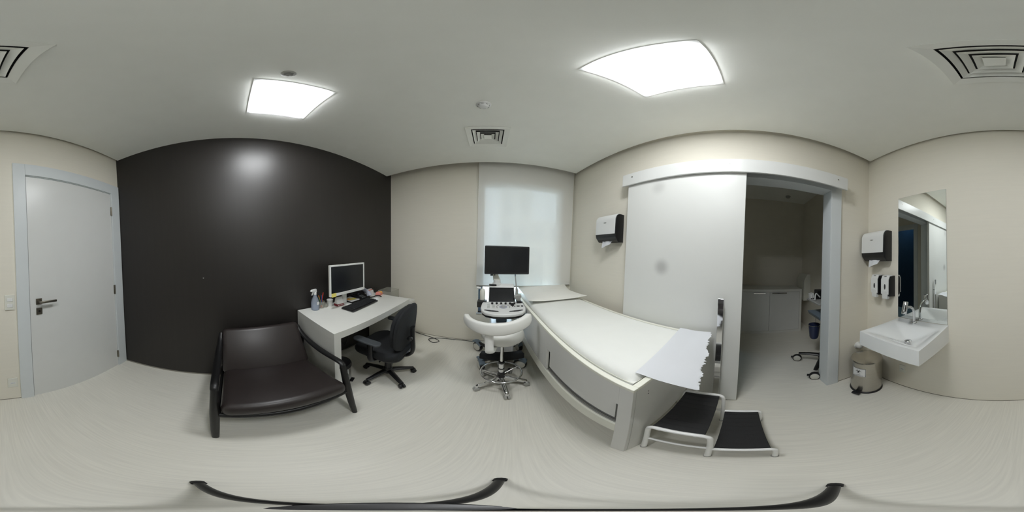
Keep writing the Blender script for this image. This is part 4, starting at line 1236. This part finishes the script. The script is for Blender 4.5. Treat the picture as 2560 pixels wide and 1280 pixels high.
mb = MB().box(U0, U1 + 0.001, -V1 - 0.001, -V1 + 0.026, 0.787, 0.806, 0.003).box(U0, U1 + 0.001, -V0 - 0.026, -V0, 0.787, 0.806, 0.003)
mb.box(U1 - 0.026, U1 + 0.001, -V1 + 0.026, -V0 - 0.026, 0.787, 0.806, 0.003).box(U0, U0 + 0.02, -V1 + 0.026, -V0 - 0.026, 0.787, 0.806, 0.003)
mb.build('top_rim', 'rim', t)
for z in (0.70, 0.72):
    MB().cyl((U1, -0.735, z), (U1 + 0.001, -0.735, z), 0.003, n=8).build('peg_hole', 'ink', t)
t = thing('mattress', 'white mattress pad set into the examination bed', 'mattress', CD.at(0.93, 0.468, 0.751), CD.rot)
def pad(a, b):
    x, y = (a - 0.5) * 2, (b - 0.5) * 2
    ex, ey = (1 - abs(x)) * 0.884, (1 - abs(y)) * 0.318
    d = min(ex, ey)
    if ex < 0.07 and ey < 0.07: d = 0.07 - min(0.07, sqrt((0.07 - ex) ** 2 + (0.07 - ey) ** 2))
    k = min(1.0, max(0.0, d) / 0.07)
    z = 0.043 + 0.036 * sqrt(max(0.0, 1 - (1 - k) ** 2)) + 0.006 * (1 - y * y)
    return (x * 0.884 - 0.004, y * 0.318, z)
MB().grid(pad, 90, 50, 0.041).build('pad', 'mattress', t, ang=75)
pp_ = rsq(0.882, 0.316, 0.02, 3)
MB().tube([(x - 0.004, y, 0.040) for x, y in pp_], 0.004, n=6, closed=True).build('piping', 'rim', t)
# loose paper over the foot end, its torn end sticking out past the bed
rnd = random.Random(3)
NJ = 96
torn = []
for k in range(NJ + 1):
    torn.append(rnd.uniform(-0.0035, 0.0035) + 0.0035 * sin(k * 0.37 + 0.8) + 0.004 * sin(k * 0.16) + 0.002 * sin(k * 1.3))
def sheet(a, b):
    """b=0 at the room side, b=1 at the wall side"""
    f0, uend = 1.775, 1.985
    st = 1.785 - 0.045 * b
    u = st + a * (uend - st)
    v = 0.750 - 0.613 * b
    y = (v - 0.468) / 0.334
    z = 0.8325 + 0.0065 * (1 - y * y)
    if u > f0:
        w = (u - f0) / (uend - f0)
        u = f0 + (0.238 - 0.048 * b) * w + (jag_of(b) if a > 0.999 else 0)
        z = z - (0.090 * (1 - b) ** 1.2 + 0.002) * w ** 1.4 - 0.010 * min(1, w * 2.5) + 0.010 * sin(2.6 * b * pi + 0.4) * w
        v = v - 0.085 * w * (1 - b) - 0.01 * w * b
    return (u, -v, z)
def jag_of(b):
    return torn[int(round(b * NJ))] * 1.5
t = thing('paper_sheet', 'white paper sheet with torn edge sticking out over the bed foot', 'paper', CD.at(0, 0, 0), CD.rot)
MB().grid(sheet, 26, NJ, 0.0006).build('sheet', 'paper', t, ang=70)
t = thing('pillow', 'flat white pillow at the head of the examination bed', 'pillow', CD.at(0.322, 0.468, 0.826), CD.rot)
def pil(a, b, s):
    x, y = (a - 0.5) * 2, (b - 0.5) * 2
    k = max(0.0, (1 - abs(x) ** 2.6) * (1 - abs(y) ** 2.6))
    q = 0.90 + 0.10 * abs(x * y) ** 1.2
    z = 0.034 + (0.052 * k ** 0.5 if s > 0 else -0.024 * k ** 0.6)
    if s > 0: z += (0.004 * sin(5 * x + 2 * y) + 0.003 * sin(9 * y - 3 * x)) * k
    z += 0.022 * abs(x * y) ** 3 + 0.035 * max(0.0, -x) ** 1.5
    return (0.290 * x * q, 0.350 * y * q, z)
mb = MB().grid(lambda a, b: pil(a, b, 1), 24, 28).grid(lambda a, b: pil(a, b, -1), 24, 28)
bmesh.ops.remove_doubles(mb.bm, verts=mb.bm.verts, dist=0.0004)
bmesh.ops.recalc_face_normals(mb.bm, faces=mb.bm.faces)
mb.build('cushion', 'pillow', t, ang=80)

# ------------------------------------------------------------------ two-step stool
t = thing('step_stool', 'two-step stool with white tube frame and black ribbed treads at the bed foot', 'step stool', CD.at(0, 0), CD.rot)
for v in (0.745, 0.355):
    zt = 0.375
    mb = MB().tube(spline([(1.870, -v, 0), (1.872, -v, 0.20), (1.873, -v, 0.335), (1.885, -v, 0.368), (1.915, -v, zt), (1.98, -v, zt), (2.050, -v, zt), (2.080, -v, 0.366), (2.096, -v, 0.335), (2.100, -v, 0.20), (2.100, -v, 0)], 4), 0.0115, n=10)
    mb.tube(spline([(2.10, -v, 0.163), (2.20, -v, 0.163), (2.275, -v, 0.163), (2.297, -v, 0.155), (2.305, -v, 0.13), (2.307, -v, 0.0)], 4), 0.0105, n=10)
    mb.tube([(1.872, -v, 0.19), (2.10, -v, 0.175)], 0.008, n=8)
    mb.build('side_frame', 'white_tube', t)
    for u in (1.870, 2.100, 2.307):
        MB().cyl((u, -v, 0), (u, -v, 0.014), 0.014, n=12).build('rubber_foot', 'grey_plastic', t)
for u0_, u1_, z_ in ((1.882, 2.075, 0.368), (2.112, 2.292, 0.158)):
    MB().box(u0_, u1_, -0.737, -0.363, z_ - 0.010, z_ + 0.005, 0.002).build('tread', 'rubber', t, label='black ribbed tread')
    MB().tube([(u0_ + 0.03, -0.745, z_ - 0.016), (u0_ + 0.03, -0.355, z_ - 0.016)], 0.008, n=8).build('cross_bar', 'white_tube', t)
    MB().tube([(u1_ - 0.03, -0.745, z_ - 0.016), (u1_ - 0.03, -0.355, z_ - 0.016)], 0.008, n=8).build('cross_bar', 'white_tube', t)
    for k in range(9):
        v_ = 0.38 + k * 0.0425
        MB().box(u0_ + 0.004, u1_ - 0.004, -v_ - 0.012, -v_, z_ + 0.004, z_ + 0.0065).build('rib', 'rubber', t, smooth=False)

# ------------------------------------------------------------------ side room: cabinet, wall box, cart
t = thing('storage_cabinet', 'low white two-door cabinet in the dim side room', 'cabinet', CD.at(2.72, -1.595), CD.rot)
L_, R_ = -0.64, 0.585
mb = MB().box(L_, R_, 0, 0.48, 0.822, 0.868, 0.002).box(L_, L_ + 0.045, 0, 0.48, 0, 0.822).box(R_ - 0.045, R_, 0, 0.48, 0, 0.822).box(L_ + 0.045, R_ - 0.045, 0, 0.48, 0, 0.045)
mb.box(L_ + 0.045, R_ - 0.045, 0.46, 0.48, 0.045, 0.822)
mb.build('carcass', 'laminate', t)
for a, b, h0, h1 in ((L_ + 0.048, -0.022, -0.31, -0.10), (-0.018, R_ - 0.048, 0.02, 0.29)):
    d = MB().box(a, b, 0.004, 0.022, 0.048, 0.818, 0.001).build('door', 'lacquer', t)
    MB().box(h0, h1, -0.010, 0.004, 0.788, 0.806, 0.002).build('handle', 'chrome', d)
t = thing('wall_box', 'pale slanted box on the wall beside the cabinet in the side room', 'wall box', CD.at(3.5, -1.83, 0.62), CD.rot)
MB().prism([(-0.14, 0.0), (0, 0.0), (0, 0.52), (-0.08, 0.52), (-0.14, 0.40)], -0.20, 0.20, axis='y', bev=0.006).build('box_body', 'ivory_plastic', t)
MB().prism([(-0.142, 0.02), (-0.142, 0.39)] + [(-0.147, 0.39), (-0.147, 0.02)], -0.18, 0.18, axis='y').build('front_plate', 'ivory_plastic', t)

t = thing('medical_cart', 'black-legged cart on white-capped castors half hidden behind the door jamb', 'cart', CD.at(3.13, -0.43), CD.rot)
MB().cyl((0, 0, 0.08), (0, 0, 1.0), 0.022).build('column', 'grey_plastic', t)
MB().lathe([(0.06, 0.10), (0.06, 0.155), (0.03, 0.19), (0, 0.19)], n=20).build('hub', 'black_plastic', t)
for (x, y, rz) in ((-0.262, 0.165, 0.15), (-0.250, -0.285, 0.1), (0.22, -0.24, 0.5), (0.24, 0.2, 0.3)):
    lg = MB().tube([(0, 0, 0.135), (x * 0.5, y * 0.5, 0.145), (x * 0.94, y * 0.94, 0.135)], [0.035, 0.028, 0.022], n=8, flat=0.7).build('leg', 'black_plastic', t)
    w = MB().cyl((0, -0.020, 0), (0, 0.020, 0), 0.055, n=28, bev=0.006).build('wheel', 'black_plastic', t)
    w.location = (x, y, 0.055)
    w.rotation_euler = (0, 0, -0.42 + 0.05 * rz)
    MB().cyl((0, -0.024, 0), (0, 0.024, 0), 0.044, n=24, bev=0.003).build('wheel_cover', 'wheel_white', w)
    MB().box(-0.075, -0.045, -0.012, 0.012, 0.0, 0.022, 0.004).build('brake_lever', 'black_plastic', w)
MB().box(-0.14, 0.18, -0.12, 0.22, 0.895, 0.915, 0.006).build('tray', 'grey_plastic', t)
MB().prism([(-0.13, 0.72), (-0.08, 0.69), (0.15, 0.69), (0.15, 0.765), (-0.15, 0.765)], -0.14, 0.16, axis='y', bev=0.006).build('drawer', 'blue_grey', t)
MB().box(-0.045, 0.045, 0.10, 0.20, 0.915, 1.03, 0.006).build('monitor_mount', 'black_plastic', t)
bk = thing('waste_basket', 'navy plastic basket hung on the cart in the side room', 'basket', CD.at(3.085, -0.60, 0.34), CD.rot)
MB().lathe([(0, 0), (0.045, 0), (0.058, 0.03), (0.075, 0.205), (0.071, 0.205), (0.054, 0.03), (0, 0.012)], n=20).build('bucket', 'blue_bin', bk)
MB().tube([(0.077 * cos(2 * pi * k / 24), 0.077 * sin(2 * pi * k / 24), 0.205) for k in range(24)], 0.005, n=6, closed=True).build('wire_rim', 'chrome', bk)
MB().tube([(0.05, 0.06, 0.205), (0.09, 0.14, 0.25), (0.09, 0.16, 0.36)], 0.005, n=6).build('hook', 'chrome', bk)
for i, (u, v, w_, h_, m_, l) in enumerate(((3.005, -0.56, 0.018, 0.075, 'white_plastic', 'first small white pack standing at the edge of the cart tray'),
                                          (3.035, -0.57, 0.018, 0.080, 'white_plastic', 'second small white pack on the cart tray'),
                                          (3.10, -0.58, 0.05, 0.045, 'black_plastic', 'black device case on the cart tray beside the jamb'))):
    n_ = thing('small_pack' if i < 2 else 'device_case', l, 'pack' if i < 2 else 'case', CD.at(u, v, 0.916), CD.rot)
    MB().box(-w_ / 2, w_ / 2, -0.035, 0.035, 0, h_, 0.003, T=Matrix.Rotation(-0.1 if i < 2 else 0, 4, 'Y')).build('body', m_, n_)
    if i < 2: MB().box(-w_ / 2 - 0.001, w_ / 2 + 0.001, -0.036, -0.034, 0.01, h_ * 0.3, T=Matrix.Rotation(-0.1, 4, 'Y')).build('print_band', 'ink', n_)
n_ = thing('white_hose', 'white hose curling over the cart tray', 'hose', CD.at(3.04, -0.53, 0.92), CD.rot)
MB().tube(spline([(-0.02, -0.06, 0.005), (0.0, -0.03, 0.06), (0.03, 0.0, 0.07), (0.08, 0.0, 0.02)], 5), 0.008, n=8).build('hose', 'white_plastic', n_)

# ------------------------------------------------------------------ camera tripod standing under the viewpoint
t = thing('tripod_stand', 'black three-legged stand on the open floor in mid room', 'tripod', (0.006, -0.008, 0))
for x, y in ((-0.200, -0.125), (0.014, 0.235), (0.245, -0.130)):
    MB().tube([(x, y, 0.012), (x * 0.1, y * 0.1, 0.24)], [0.0095, 0.0085], n=10).build('leg', 'black_plastic', t)
    MB().tube([(x * 1.04, y * 1.04, 0.0), (x * 0.96, y * 0.96, 0.022)], 0.013, n=10).build('foot', 'rubber', t)
MB().cyl((0, 0, 0.10), (0, 0, 0.62), 0.009).build('centre_pole', 'black_plastic', t)
MB().lathe([(0.014, 0.21), (0.026, 0.215), (0.026, 0.265), (0.014, 0.275)], n=16).build('leg_collar', 'black_plastic', t)
MB().lathe([(0.011, 0.60), (0.016, 0.605), (0.016, 0.65), (0, 0.652)], n=16).build('pole_top', 'black_plastic', t)
